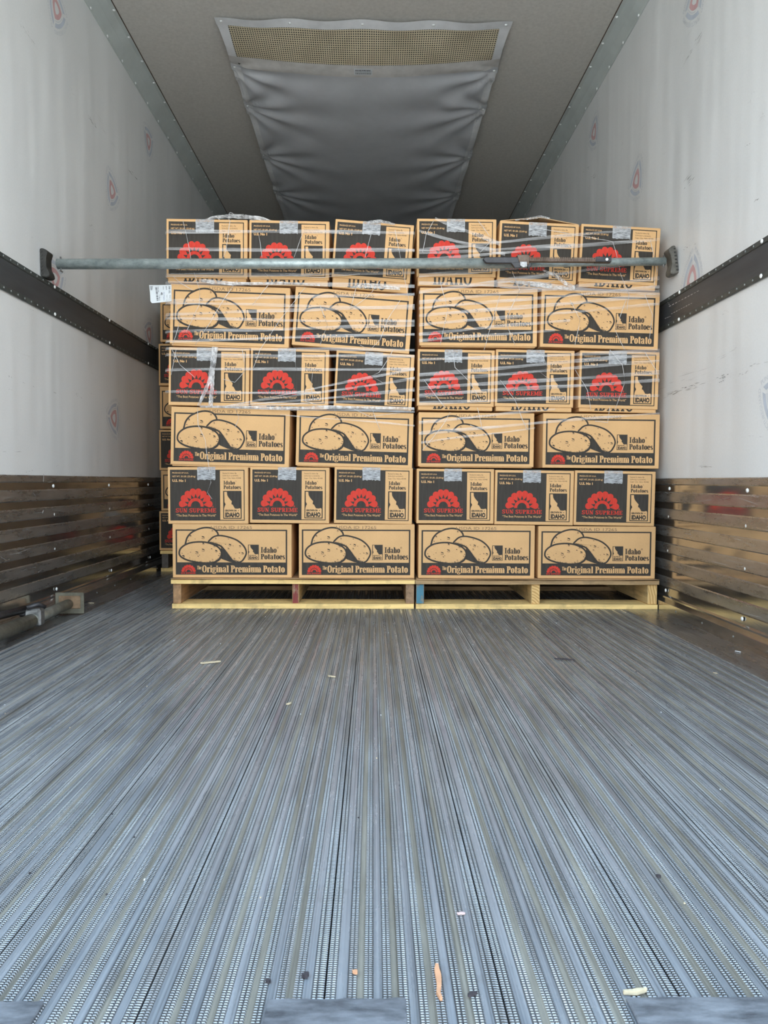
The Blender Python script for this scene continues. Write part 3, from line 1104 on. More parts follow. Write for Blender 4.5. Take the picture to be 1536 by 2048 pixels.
# kick panels: ribbed aluminium
for idx, (side, xw, sg, xb) in enumerate((('left', XL, 1, .060), ('right', XR, -1, .032))):
    kp = struct('baseboard_' + side, 'ribbed aluminium kick panel low on the %s wall' % side)
    z = KT
    bands = [('d', KT, .517), ('g', .517, .490)]
    zz = .490
    while zz > .12:
        bands.append(('d', zz, zz - .044)); zz -= .044
        if zz > .12:
            bands.append(('g', zz, zz - .026)); zz -= .026
    zlast = bands[-1][2]
    for typ, za, zb in bands:
        m = MB()
        t0 = .009 if typ == 'd' else .0062
        xa = xw; xc = xw + sg * t0
        if typ == 'd':
            out = [Vector((xa, DOOR, za)), Vector((xc - sg * .003, DOOR, za)), Vector((xc, DOOR, za - .004)), Vector((xc, DOOR, zb + .004)), Vector((xc - sg * .003, DOOR, zb)), Vector((xa, DOOR, zb))]
        else:
            out = [Vector((xa, DOOR, za)), Vector((xc, DOOR, za)), Vector((xc, DOOR, zb)), Vector((xa, DOOR, zb))]
        m.prism(out, (0, NOSE - DOOR, 0))
        build(m, 'panel_rib' if typ == 'd' else 'panel_recess', M['kick_dull'] if typ == 'd' else M['kick_gloss'], kp)
    # lower flange, leaning out over the floor
    m = MB()
    pr = [(0, zlast), (.009, zlast), (.011, zlast - .030), (.022, zlast - .034), (.022, zlast - .040), (xb - .014, .045), (xb, .040), (xb, .0), (0, 0)]
    m.prism([Vector((xw + sg * a, DOOR, b)) for a, b in pr], (0, NOSE - DOOR, 0))
    build(m, 'base_flange', M['kick_gloss'], kp)
    rot = TO_XP if sg > 0 else TO_XN
    ys = [2.416 + .64 * k for k in range(-1, 4)]
    for y in ys:
        for zr in (.503, .388, .248):
            obj('rivet', RIVET_BIG, kp, (xw + sg * .006, y, zr), rot)
        obj('rivet', RIVET_BIG, kp, (xw + sg * .013, y, zlast - .012), rot)
    y = 2.2
    while y < 4.6:
        obj('rivet', RIVET_S, kp, (xw + sg * xb, y, .022), rot); y += .235

# floor: extruded planks with ribs
FX0, FX1 = -1.143, 1.047
NPL = 12
PW = (FX1 - FX0) / NPL
fl = struct('floor', 'ribbed aluminium trailer floor with dirt in the grooves')
def plank_mesh():
    m = MB(); U = PW / 5
    y0, y1 = DOOR + .0, NOSE
    pts = []   # (x, z, mat for segment to next)
    x = 0.0
    prof = []
    for k in range(5):
        b = k * U
        first, last = (k == 0), (k == 4)
        # gap / dirt groove at the left of the unit
        if first:
            prof += [(b, -.006, 3), (b + .0006, -.006, 3), (b + .0012, -.0005, 1)]
        else:
            prof += [(b, -.0022, 2), (b + .0035, -.0022, 2), (b + .0042, 0, 1)]
        q = b + (.0042 if not first else .0022)
        # two knurled ridges
        for r in range(2):
            prof += [(q + .0002, 0, 1), (q + .0030, 0, 1), (q + .0036, -.0010, 3), (q + .0046, -.0010, 1)]; q += .0049
        prof += [(q, -.0004, 0), (b + U - .0042 - .0098, -.0004, 0)]
        q = b + U - .0042 - .0098
        for r in range(2):
            prof += [(q + .0004, -.0010, 3), (q + .0012, -.0010, 3), (q + .0018, 0, 1), (q + .0046, 0, 1)]; q += .0049
        if last:
            prof += [(b + U - .0010, -.0005, 3), (b + U - .0006, -.006, 3)]
        else:
            prof += [(b + U - .0035, -.0022, 2), (b + U, -.0022, 2)]
    prof.sort(key=lambda t: t[0])
    yc = [y0, 1.5, 3.2, 6, y1]
    for i in range(len(prof) - 1):
        (xa, za, mi), (xb_, zb, _) = prof[i], prof[i + 1]
        if xb_ - xa < 1e-6 and abs(za - zb) < 1e-6: continue
        for j in range(len(yc) - 1):
            m.poly([(xa, yc[j], za), (xb_, yc[j], zb), (xb_, yc[j + 1], zb), (xa, yc[j + 1], za)], mi)
    # underside and rear end
    m.poly([(0, y0, -.04), (0, y1, -.04), (PW, y1, -.04), (PW, y0, -.04)], 3)
    m.poly([(0, y0, -.04), (PW, y0, -.04), (PW, y0, -.0022), (0, y0, -.0022)], 0)
    m.poly([(0, y0, -.04), (0, y0, -.012), (0, y1, -.012), (0, y1, -.04)], 3)
    m.poly([(PW, y0, -.04), (PW, y1, -.04), (PW, y1, -.012), (PW, y0, -.012)], 3)
    me = m.mesh('floor_plank', [M['fl_flat'], M['fl_ridge'], M['fl_dirt'], M['fl_gap']])
    return me
PLANK = plank_mesh()
for k in range(NPL):
    obj('floor_plank', PLANK, fl, (FX0 + k * PW, 0, 0))
for xa, xb2 in ((XL, FX0), (FX1, XR)):
    m = MB(); m.box((xa, DOOR, -.04), (xb2 - .002 if xa < 0 else xb2, NOSE, -.0002))
    build(m, 'side_plate', M['fl_side'], fl)
for xs in (FX0, FX1):     # raised weld seam
    m = MB(); m.tube([(xs, DOOR, -.001), (xs, 6, -.001)], .0028, 6)
    build(m, 'weld_seam', M['bright_steel'], fl)
# sub floor
m = MB(); m.box((XL - .07, DOOR, -.16), (XR + .07, NOSE, -.041))
build(m, 'sub_floor', M['fl_gap'], fl)

# threshold plates at the rear edge of the floor
for a, b, yy in ((0, 88, 2003), (535, 812, 1997), (1252, 1640, 1994)):
    pa = at_z(a if a else -60, yy, .004); pb = at_z(b, yy, .004)
    m = MB()
    n = 14; x0, x1 = pa.x, pb.x
    top = []
    rr = random.Random(a)
    y1 = pa.y
    out = [Vector((x0, DOOR - .03, .0005))] + [Vector((x0 + (x1 - x0) * i / n, y1 + rr.uniform(-.0015, .0015), .0005)) for i in range(n + 1)] + [Vector((x1, DOOR - .03, .0005))]
    m.prism(out, (0, 0, .004))
    build(m, 'threshold_plate', M['plate'], fl, .0012)

# rear door frame (outside the view) and yard outside
m = MB()
m.box((XL - .12, DOOR - .03, -.2), (XL - .02, DOOR + .06, ZC + .15)); m.box((XR + .02, DOOR - .03, -.2), (XR + .12, DOOR + .06, ZC + .15))
m.box((XL - .12, DOOR - .03, ZC + .02), (XR + .12, DOOR + .06, ZC + .15)); m.box((XL - .12, DOOR - .028, -.2), (XR + .12, DOOR + .06, -.045))
dr = build(m, 'trim_5', M['outer']); dr['kind'] = 'structure'
m = MB(); m.poly([(-60, -60, -1.25), (60, -60, -1.25), (60, 60, -1.25), (-60, 60, -1.25)])
yd = build(m, 'ground', M['asphalt']); yd['kind'] = 'structure'

# wall marks: faded three-sided emblem with lettering around it
def wall_mark():
    p = P2()
    def tri(s, k, t):       # point on side k (arc of a rounded triangle), t 0..1
        vs = [(s * cos(radians(90 + 120 * j)), s * sin(radians(90 + 120 * j))) for j in range(3)]
        c = vs[(k + 2) % 3]; a = vs[k]; b = vs[(k + 1) % 3]
        ra = atan2(a[1] - c[1], a[0] - c[0]); rb = atan2(b[1] - c[1], b[0] - c[0])
        d = (rb - ra + pi) % (2 * pi) - pi
        r = sqrt((a[0] - c[0]) ** 2 + (a[1] - c[1]) ** 2)
        q = ra + d * t
        return (c[0] + r * cos(q), c[1] + r * sin(q)), q
    def band(s0, s1, t0, t1, mat):
        for k in range(3):
            ts = [t0 + (t1 - t0) * i / 8 for i in range(9)]
            p.strip([tri(s0, k, t)[0] for t in ts], [tri(s1, k, t)[0] for t in ts], mat, 0)
    band(.092, .070, .08, .97, 0)
    band(.063, .058, .03, .80, 1)
    band(.051, .026, 0, 1, 2)
    g = sans('PUNCTUREGUARD', .01)
    bx = g.bbox(); L = bx[2] - bx[0]
    for k in range(3):
        def fn(x, y, k=k):
            t = .97 - (x - bx[0]) / L * .94
            (a, b), q = tri(.104, k, t)
            hgt = (y - bx[1]) / (bx[3] - bx[1]) * .015
            return (a + cos(q) * hgt, b + sin(q) * hgt)
        p.merge(g, fn, 0, 1)
    return p


MARKM = [M['mark_blue'], M['mark_grey'], M['mark_red']]
wm = wall_mark()
MARK_L = wm.mb(off=.0006, fn=lambda x, y, d: (d, x, y)).mesh('wall_mark', MARKM)
MARK_R = wm.mb(off=.0006, fn=lambda x, y, d: (-d, -x, y)).mesh('wall_mark', MARKM)
WL = bpy.data.objects['wall_left']; WR = bpy.data.objects['wall_right']
for (px, py, rot) in ((113, 18, 40), (297, 283, 180), (224, 381, 155), (110, 556, 170), (298, 668, 200), (228, 836, 205)):
    p = at_x(px, py, XL)
    obj('printed_emblem', MARK_L, WL, p, (radians(rot), 0, 0))
for (px, py, rot) in ((1390, -2, 150), (1188, 265, 30), (1273, 360, 25), (1384, 556, 8), (1552, 800, 60)):
    p = at_x(px, py, XR)
    obj('printed_emblem', MARK_R, WR, p, (radians(rot), 0, 0))


def scuffs(side, lst, parent, mat, xoff=.0005):
    """lst: (x0,y0,x1,y1,count,spread,width_mm)"""
    m = MB(); rr = random.Random(len(lst) * 7 + int(xoff * 1e5))
    xw = (XL + xoff) if side == 'l' else (XR - xoff)
    for (x0, y0, x1, y1, n, sp, wd) in lst:
        for i in range(n):
            dx, dy = rr.uniform(-sp, sp), rr.uniform(-sp, sp)
            f0 = rr.uniform(0, .8); f1 = f0 + rr.uniform(.08, .3)
            a = at_x(x0 + (x1 - x0) * f0 + dx, y0 + (y1 - y0) * f0 + dy, xw); b = at_x(x0 + (x1 - x0) * f1 + dx, y0 + (y1 - y0) * f1 + dy, xw)
            d = (b - a).normalized(); nn = Vector((0, -d.z, d.y)) * wd * .0004 * rr.uniform(.3, 1)
            q = a.lerp(b, .5)
            m.poly([a, q - nn, b, q + nn])
    o = build(m, 'scuff_mark', mat, parent)
    o['kind'] = 'stuff'


scuffs('l', [(42, 45, 70, 90, 8, 4, 2.2), (175, 228, 197, 260, 12, 3, 3.5), (255, 335, 276, 362, 10, 3, 3.5), (240, 315, 250, 330, 3, 2, 1.5), (178, 445, 190, 462, 8, 3, 3),
             (60, 470, 67, 476, 3, 2, 2), (15, 752, 26, 756, 4, 1, 3), (44, 764, 52, 768, 3, 1, 2), (65, 771, 69, 775, 3, 1, 4), (105, 783, 118, 788, 4, 1, 2.5), (150, 785, 163, 796, 6, 2, 2.5),
             (182, 786, 192, 790, 3, 2, 2), (208, 814, 214, 818, 3, 1, 2), (302, 836, 312, 840, 3, 1, 3), (60, 618, 67, 622, 3, 1, 3)], WL, M['scuff'])
scuffs('l', [(140, 175, 156, 200, 5, 3, 1.5), (175, 210, 260, 330, 8, 8, 1), (0, 905, 60, 903, 3, 2, 1.5), (50, 944, 72, 940, 3, 1, 2), (15, 778, 30, 783, 4, 2, 2), (190, 930, 200, 915, 4, 3, 2),
             (110, 935, 120, 930, 3, 2, 2), (240, 940, 290, 935, 3, 3, 1)], WL, M['scuff_light'], .0004)
scuffs('r', [(1360, 138, 1408, 62, 14, 5, 2.2), (1243, 292, 1248, 282, 4, 1, 3), (1174, 345, 1178, 336, 5, 1, 3), (1183, 360, 1194, 344, 9, 3, 3), (1362, 380, 1392, 342, 12, 6, 3.2), (1488, 295, 1500, 286, 4, 1, 3),
             (1508, 403, 1522, 392, 7, 3, 3), (1160, 345, 1178, 335, 4, 2, 2), (1366, 500, 1378, 490, 8, 3, 3), (1388, 490, 1392, 486, 4, 1, 3), (1325, 795, 1365, 778, 18, 4, 2.2), (1365, 780, 1420, 762, 16, 4, 2.2),
             (1434, 757, 1460, 748, 14, 4, 2.4), (1434, 765, 1448, 761, 5, 1, 4), (1461, 757, 1461, 750, 4, 0, 3), (1475, 752, 1498, 742, 8, 3, 1.6), (1495, 733, 1536, 722, 7, 3, 1.6)], WR, M['scuff'])
scuffs('r', [(1358, 120, 1400, 20, 7, 6, 1.4), (1500, 215, 1510, 185, 10, 6, 1.5), (1080, 430, 1180, 330, 5, 6, 1), (1430, 720, 1500, 685, 5, 3, 1.2), (1380, 932, 1430, 934, 8, 2, 2), (1490, 872, 1530, 872, 4, 2, 1.2),
             (1440, 630, 1470, 615, 4, 3, 1.5), (1500, 575, 1520, 567, 4, 2, 1.5), (1520, 235, 1536, 220, 6, 3, 2), (1300, 780, 1420, 740, 12, 8, 1.2)], WR, M['scuff_light'], .0004)
BR = bpy.data.objects['trim_4']
m = MB()
rr = random.Random(5)
for (x0, y0, x1, y1, n, w_) in ((1332, 598, 1340, 612, 3, 3), (1338, 613, 1400, 580, 10, 2.2), (1342, 628, 1386, 605, 9, 2.0), (1330, 637, 1342, 632, 5, 3)):
    for i in range(n):
        f = i / n
        a = at_x(x0 + (x1 - x0) * f, y0 + (y1 - y0) * f, XR - .0065); b = at_x(x0 + (x1 - x0) * (f + .6 / n), y0 + (y1 - y0) * (f + .6 / n), XR - .0065)
        nn = Vector((0, 0, w_ * .0006 * rr.uniform(.5, 1.3)))
        m.poly([a - nn, b - nn, b + nn, a + nn * .6])
sc_ = build(m, 'pale_scrape', M['scuff_white'], BR); sc_['kind'] = 'stuff'
m = MB()
for (x0, y0, x1, y1, w_) in ((87.5, 948, 86.5, 963, 2.0), (87, 1020, 85, 1027, 3.5), (160, 948, 163, 950, 2)):
    a = at_x(x0, y0, XL + .0135); b = at_x(x1, y1, XL + .0135); nn = Vector((0, w_ * .001, 0))
    m.poly([a - nn, b - nn, b + nn, a + nn])
sc_ = build(m, 'pale_scrape', M['scuff_white'], bpy.data.objects['baseboard_left']); sc_['kind'] = 'stuff'

# ------------------------------------------------------------------ air chute tarp on the ceiling
def air_chute():
    ch = thing('air_chute', 'grey vinyl air chute tarp with a mesh window fixed under the ceiling', 'air duct', (-.045, 3.56, ZC))
    A = at_z(428, 35, ZC - .012); B = at_z(1026, 42, ZC - .012)
    x0, x1 = A.x, B.x
    ox, oy = -.045, 3.56
    y0, ym0, ym1, yh, yend = A.y, A.y + .055, A.y + .30, A.y + .385, 9.5
    bolts_y = [y0 + .03] + [at_z(u, v, ZC).y for u, v in ((469, 128), (495, 205), (532, 303), (558, 378))]
    bolts_y += [bolts_y[-1] + .75 * k for k in range(1, 5)]
    bolts_x = [x0 + .028, x0 + (x1 - x0) * .25, x0 + (x1 - x0) * .495, x0 + (x1 - x0) * .735, x1 - .028]
    def edge_sag(y):
        for a, b in zip(bolts_y, bolts_y[1:]):
            if a <= y <= b:
                return .022 * sin(pi * (y - a) / (b - a)) ** 2 * min(1, (b - a) / .6)
        return 0
    def inset(y):
        for a, b in zip(bolts_y, bolts_y[1:]):
            if a <= y <= b:
                return .020 * sin(pi * (y - a) / (b - a)) * min(1, (b - a) / .6)
        return 0
    def Z(x, y):
        u = (x - x0) / (x1 - x0); v = y - y0
        c = 4 * u * (1 - u)
        A_ = .115 * (1 - math.exp(-v / .45))
        z = -.010 - A_ * c ** .8 if c > 0 else -.010
        z -= edge_sag(y) * max(0, 1 - min(u, 1 - u) * 9)
        if v < .12:
            for a, b in zip(bolts_x, bolts_x[1:]):
                if a <= x <= b:
                    z -= .012 * sin(pi * (x - a) / (b - a)) ** 2 * (1 - v / .12)
        for by in bolts_y[1:]:
            for s, bxx in ((0, bolts_x[0]), (1, bolts_x[-1])):
                dx = abs(x - bxx); dy = y - by; r = sqrt(dx * dx + dy * dy)
                if r < .7 and r > .01:
                    ph = atan2(dy, dx + .03)
                    z += .015 * cos(9 * ph + by * 3 + s) * math.exp(-r / .28) * min(1, r / .06) * min(1, max(0, v - .33) / .1)
        return z
    def grid(name, xa, xb, ya, yb, nx, ny, mat, dz=0.0, edges=False):
        m = MB()
        for j in range(ny + 1):
            y = ya + (yb - ya) * j / ny
            for i in range(nx + 1):
                x = xa(y) + (xb(y) - xa(y)) * i / nx
                m.v.append((x - ox, y - oy, Z(x, y) + dz))
        for j in range(ny):
            for i in range(nx):
                a = j * (nx + 1) + i
                m.f.append((a, a + nx + 1, a + nx + 2, a + 1)); m.mi.append(0); m.smooth.append(True)
        me = m.mesh(name, [mat]); return obj(name, me, ch)
    L = lambda y: x0 + inset(y); Rr = lambda y: x1 - inset(y)
    grid('tarp_panel', L, Rr, yh, yend, 70, 260, M['tarp'])
    grid('mesh_screen', lambda y: x0 + .055, lambda y: x1 - .055, ym0, ym1, 60, 16, M['screen'], .001)
    grid('front_hem', lambda y: x0, lambda y: x1, y0, ym0, 60, 4, M['hem'], -.001)
    grid('side_hem', lambda y: L(y), lambda y: x0 + .055, ym0, ym1, 4, 12, M['hem'], -.001)
    grid('side_hem', lambda y: x1 - .055, lambda y: Rr(y), ym0, ym1, 4, 12, M['hem'], -.001)
    grid('cross_hem', L, Rr, ym1 - .005, yh + .005, 60, 6, M['hem2'], -.0015)
    grid('side_hem', L, lambda y: x0 + .055, yh, yend, 4, 200, M['hem'], -.0012)
    grid('side_hem', lambda y: x1 - .055, Rr, yh, yend, 4, 200, M['hem'], -.0012)
    grid('duct_shade_sheet', lambda y: x0 + .01, lambda y: x1 - .01, ym0, ym1 + .1, 20, 6, M['rubber'], .006)  # black sheet standing in for the shade inside the duct, behind the screen
    for bx_ in bolts_x:
        obj('bolt', RIVET_BIG, ch, (bx_ - ox, y0 + .028 - oy, Z(bx_, y0 + .028) - .001), TO_ZN)
    for by in bolts_y[1:]:
        for bx_ in (x0 + .022, x1 - .022):
            obj('bolt', RIVET_BIG, ch, (bx_ - ox, by - oy, Z(bx_, by) - .0015), TO_ZN)
    # maker's label on the cross hem
    p0 = at_z(726, 136, ZC - .085)
    lm = MB(); lw, lh = .048, .026
    cx, cy = p0.x, y0 + .345
    def lp(x, y, d):
        return (cx + x - ox, cy + y - oy, Z(cx + x, cy + y) - .002 - d)
    lm.poly([lp(-lw, -lh, 0), lp(lw, -lh, 0), lp(lw, lh, 0), lp(-lw, lh, 0)])
    lb = build(lm, 'sewn_label', M['paper'], ch)
    p = P2()
    rr = random.Random(9)
    for row, (yy, hh) in enumerate(((-.016, .006), (-.004, .003), (.006, .003), (.013, .004))):
        x = -lw * .85
        while x < lw * .85:
            wv = rr.uniform(.003, .009); p.rect(x, yy, min(x + wv, lw * .88), yy + hh); x += wv + .002
    tm = p.mb(off=.0006, fn=lambda x, y, d: lp(x, y, d))
    build(tm, 'label_print', M['black_ink'], lb)


air_chute()

# fine bright scratches on the kick panels
for nm_, xw_, sg_ in (('baseboard_left', XL, 1), ('baseboard_right', XR, -1)):
    m = MB(); rr = random.Random(31 if sg_ > 0 else 32)
    for i in range(110):
        y = rr.uniform(1.9, 4.2); k = rr.randrange(6)
        z = .490 - .070 * k - rr.uniform(.004, .040); L = rr.uniform(.01, .12) * (rr.random() + .3)
        dz = rr.uniform(-.010, .010) if rr.random() < .6 else rr.uniform(-.02, .02)
        z2 = min(.488 - .070 * k, max(.449 - .070 * k, z + dz))
        a = Vector((xw_ + sg_ * .0093, y, z)); b = Vector((xw_ + sg_ * .0093, y + L, z2))
        d = (b - a).normalized(); nn = Vector((0, -d.z, d.y)) * rr.uniform(.0002, .0005)
        m.poly([a - nn, b - nn, b + nn, a + nn])
    o = build(m, 'scratch_mark', M['scuff_white'], bpy.data.objects[nm_]); o['kind'] = 'stuff'

# ------------------------------------------------------------------ pallets
def pallet(name, label, x0, x1, y0, cols, zs=.0, depth=1.2, boards_top=7):
    """cols: list of three stringer (xa, xb, material, end material)"""
    pt = thing('wooden_pallet', label, 'pallet', ((x0 + x1) / 2, y0, 0))
    ox = (x0 + x1) / 2
    rr = random.Random(int(x0 * 100))
    def board(nm, xa, xb, ya, yb, za, zb, mat, lab=None, bev=.0015):
        m = MB()
        n = 8
        # slightly wavy board: outline in XZ then extruded in Y
        top = []; bot = []
        for i in range(n + 1):
            x = xa + (xb - xa) * i / n
            q = rr.uniform(-.0008, .0008)
            top.append((x - ox, zb + q)); bot.append((x - ox, za + (q if za > .01 else 0)))
        vs = [(x, ya - y0, z) for x, z in bot] + [(x, ya - y0, z) for x, z in top] + [(x, yb - y0, z) for x, z in bot] + [(x, yb - y0, z) for x, z in top]
        k = n + 1; fs = []
        for i in range(n):
            fs += [(i, i + 1, k + i + 1, k + i), (2 * k + i + 1, 2 * k + i, 3 * k + i, 3 * k + i + 1), (k + i, k + i + 1, 3 * k + i + 1, 3 * k + i), (i + 1, i, 2 * k + i, 2 * k + i + 1)]
        fs += [(0, k, 3 * k, 2 * k), (n, 2 * k + n, 3 * k + n, k + n)]
        m.add(vs, fs)
        o = build(m, nm, mat, pt)
        if lab: o['label'] = lab
        return o
    for k in range(3):
        ya = y0 + .005 + k * (depth - .15) / 2
        board('bottom_board', x0, x1, ya, ya + .13, .0005, .020, M['pine'] if k == 0 else M['pine_old'])
    for (xa, xb, mat, emat, lab) in cols:
        m = MB(); m.box((xa - ox, .012, .0205), (xb - ox, depth - .01, .103)); 
        o = build(m, 'stringer', [mat, emat], pt, .0015)
        for f in o.data.polygons:
            if f.normal.y < -.9: f.material_index = 1
        if lab: o['label'] = lab
    for k in range(boards_top):
        ya = y0 + k * (depth - .10) / (boards_top - 1)
        board('top_board', x0 - .003, x1 + .003, ya, ya + .10, .1035, .1205, M['pine'] if (k == 0 and x0 < 0) else M['pine_old'])
    return pt


def px_x(px, y=YF, pyy=1180):
    return at_y(px, pyy, y).x


pallet('p', 'wooden pallet under the left stack, with brown and red-painted blocks', px_x(346), px_x(827.5), YF - .02,
       [(px_x(347), px_x(363), M['wood_orange'], M['wood_orange'], 'orange-brown worn stringer'), (px_x(585), px_x(598), M['pine_y'], M['red_paint'], 'red-painted stringer end'),
        (px_x(811.5), px_x(828), M['wood_brown'], M['wood_brown'], 'brown weathered stringer')])
pallet('p', 'wooden pallet under the right stack, with a blue-painted left block', px_x(831.5), px_x(1313), YF - .02,
       [(px_x(832), px_x(848), M['wood_brown'], M['blue_paint'], 'blue-painted stringer end'), (px_x(1062), px_x(1079), M['pine_y'], M['endgrain'], None),
        (px_x(1294), px_x(1313), M['pine_y'], M['endgrain'], None)])
YB = 4.36
bxl = at_y(320, 1120, YB).x
pallet('p', 'wooden pallet under the rear stack beside the left wall', bxl + .01, bxl + 1.01, YB - .02,
       [(bxl + .012, bxl + .05, M['wood_grey'], M['wood_grey'], 'grey weathered stringer'), (bxl + .49, bxl + .53, M['pine_y'], M['endgrain'], None), (bxl + .97, bxl + 1.008, M['wood_brown'], M['wood_brown'], None)])

# thin slip sheets of cardboard under the bottom layer
def slip_sheet(x0, x1, label, y0=YF, seed=1, z=.1212):
    rr = random.Random(seed)
    m = MB(); n = 40
    lip = []
    for i in range(n + 1):
        x = x0 + (x1 - x0) * i / n
        u = i / n
        w1 = .5 + .5 * sin(u * 9 + seed * 2.3)
        lip.append((x, y0 - .026 - .010 * w1, z + .0015 + .004 * w1))
    for i in range(n + 1):
        x, yy, zz = lip[i]
        m.v += [(x, yy, zz), (x, y0 - .004, z + .0022), (x, y0 + 1.1, z + .0022)]
    for i in range(n):
        a = i * 3; b = a + 3
        m.f += [(a, b, b + 1, a + 1), (a + 1, b + 1, b + 2, a + 2)]; m.mi += [0, 0]; m.smooth += [True, True]
    me = m.mesh('slip_sheet', [M['card_edge']])
    o = obj('cardboard_sheet', me)
    md = o.modifiers.new('thick', 'SOLIDIFY'); md.thickness = .0016; md.offset = 1
    tag(o, label, 'cardboard sheet')


slip_sheet(px_x(346), px_x(828), 'thin curled cardboard sheet between the left pallet and its bottom cartons', seed=1)
slip_sheet(px_x(832), px_x(1312), 'thin curled cardboard sheet between the right pallet and its bottom cartons', seed=2)

# ------------------------------------------------------------------ the cartons
ROWN = {1: 'top row', 2: 'second row from the top', 3: 'third row from the top', 4: 'third row from the bottom', 5: 'second row from the bottom', 6: 'bottom row'}
# (row, left, right, top at left, top at right, bottom at left, strip px)
LEFT = [
    (1, 333.5, 495.5, 438, 439, 556, 9, 1), (1, 499, 659, 440.5, 442, 558.5, 11, 1), (1, 671, 828, 438.5, 449.5, 555, 19, 1),
    (2, 342.5, 581, 568, 575, 688, 3, 0), (2, 591.5, 827, 573.5, 590.5, 690, 0, 0),
    (3, 338.5, 499.5, 694.5, 697, 810.5, 0, 1), (3, 502, 658.5, 696, 699, 811, 5, 1), (3, 673, 829, 700.5, 709, 813, 0, 1),
    (4, 343.5, 580.5, 813.5, 819, 929, 3, 0), (4, 593.5, 827, 820.5, 826, 931, 2, 0),
    (5, 336, 496.5, 934.5, 934, 1048, 0, 1), (5, 500.5, 659, 934, 935, 1046, 0, 1), (5, 669, 825.5, 934, 936, 1046.5, 0, 1),
    (6, 345.5, 583.5, 1048.5, 1048.5, 1159.5, 0, 0), (6, 597.6, 829, 1048.5, 1048.5, 1159, 0, 0)]
RIGHT = [
    (1, 833.5, 992, 437.5, 438, 554, 17, 1), (1, 999, 1157, 441.5, 448, 562, 10, 1), (1, 1161.5, 1320, 448, 455.5, 564, 9, 1),
    (2, 839, 1074.5, 576, 576.5, 692, 2, 0), (2, 1082, 1318.5, 579, 584, 694.5, 0, 0),
    (3, 835, 989, 698.5, 700, 812, 8, 1), (3, 991, 1148, 699, 701, 813, 9, 1), (3, 1158.5, 1317.5, 701, 704, 816, 7, 1),
    (4, 836.5, 1068, 825, 826, 933, 2, 0), (4, 1085, 1318.5, 827, 828, 936, 0, 0),
    (5, 833, 987.6, 937.5, 938, 1047, 0, 1), (5, 989.5, 1147, 940, 941.5, 1049, 0, 1), (5, 1148.5, 1310, 941, 943, 1050.5, 0, 1),
    (6, 836.5, 1069, 1050, 1050.5, 1160, 0, 0), (6, 1075.6, 1310, 1052.5, 1053, 1163, 0, 0)]
seedc = 0
for pal, lst in (('left', LEFT), ('right', RIGHT)):
    for row in range(1, 7):
        rws = [b for b in lst if b[0] == row]
        names = ['leftmost', 'middle', 'rightmost'] if len(rws) == 3 else ['left', 'right']
        for nm, (r, xa, xb, ta, tb, ba, st, sm) in zip(names, rws):
            rnd = random.Random(seedc)
            yj = YF + rnd.uniform(-.004, .004)
            roll = atan2(tb - ta, xb - xa)
            ph = (ba - ta)                       # height in px at left
            cxp = (xa + xb) / 2 - sin(roll) * ph * .5
            cbx = (xa + xb) / 2 - sin(roll) * ph
            cby = ba + (tb - ta) / 2
            bot = at_y(cbx, cby, yj)
            topp = at_y((xa + xb) / 2, (ta + tb) / 2, yj)
            if row == 6: bot.z = max(bot.z, .1262)
            wl_ = (at_y(xb, cby - ph / 2, yj) - at_y(xa, cby - ph / 2, yj)).length / cos(roll)
            hh = (topp - bot).length
            kind = 's' if sm else 'l'
            strip = st / 484.0
            c = carton(kind, seedc, True, tape=True, strip=max(strip, .0), tray_word=(st > 4))
            c.location = bot
            c.rotation_euler = (0, roll, rnd.uniform(-.006, .006))
            c.scale = (wl_ / (SW if sm else LW), 1, hh / (SH if sm else LH))
            if kind == 's':
                c['label'] = 'red-sun carton, %s of three in the %s of the %s pallet' % (nm, ROWN[row], pal)
            else:
                c['label'] = 'potato-drawing carton, %s of two in the %s of the %s pallet' % (nm, ROWN[row], pal)
            c['group'] = ('red-sun cartons' if sm else 'potato-drawing cartons') + ' facing the door'
            if seedc in (7,): pass
            # torn/lifted flap on the second carton of the right top row
            if pal == 'right' and row == 1 and nm == 'middle':
                m = MB()
                n = 10
                for i in range(n + 1):
                    u = i / n; x = -SW / 2 + .004 + (SW - .008) * u
                    lift = .022 * max(0, 1 - abs(u - .5) * 2)
                    m.v += [(x, .001, SH + .001 + lift * .9), (x, .15, SH + .004 + lift * 1.6)]
                for i in range(n):
                    a = i * 2
                    m.f.append((a, a + 2, a + 3, a + 1)); m.mi.append(0); m.smooth.append(False)
                fo = obj('top_flap', m.mesh('top_flap', [M['card_edge']]), c); md = fo.modifiers.new('thick', 'SOLIDIFY'); md.thickness = .003
                fo['label'] = 'lifted lid flap'
            seedc += 1
            # further cartons standing behind the leftmost column of the left pallet
            if pal == 'left' and nm in ('leftmost', 'left'):
                reps = 1 if sm else 2
                dd = .50 if sm else .335
                for q in range(reps):
                    c2 = carton(kind, seedc + q, False, tape=False, strip=strip)
                    c2.location = bot + Vector((random.uniform(.0, .008), dd * (q + 1) + .004, 0))
                    c2.scale = c.scale
                    c2['label'] = 'plain carton, %s back behind the %s one in the %s' % (['first', 'second'][q], nm, ROWN[row])
                    c2['group'] = 'cartons behind the leftmost column'

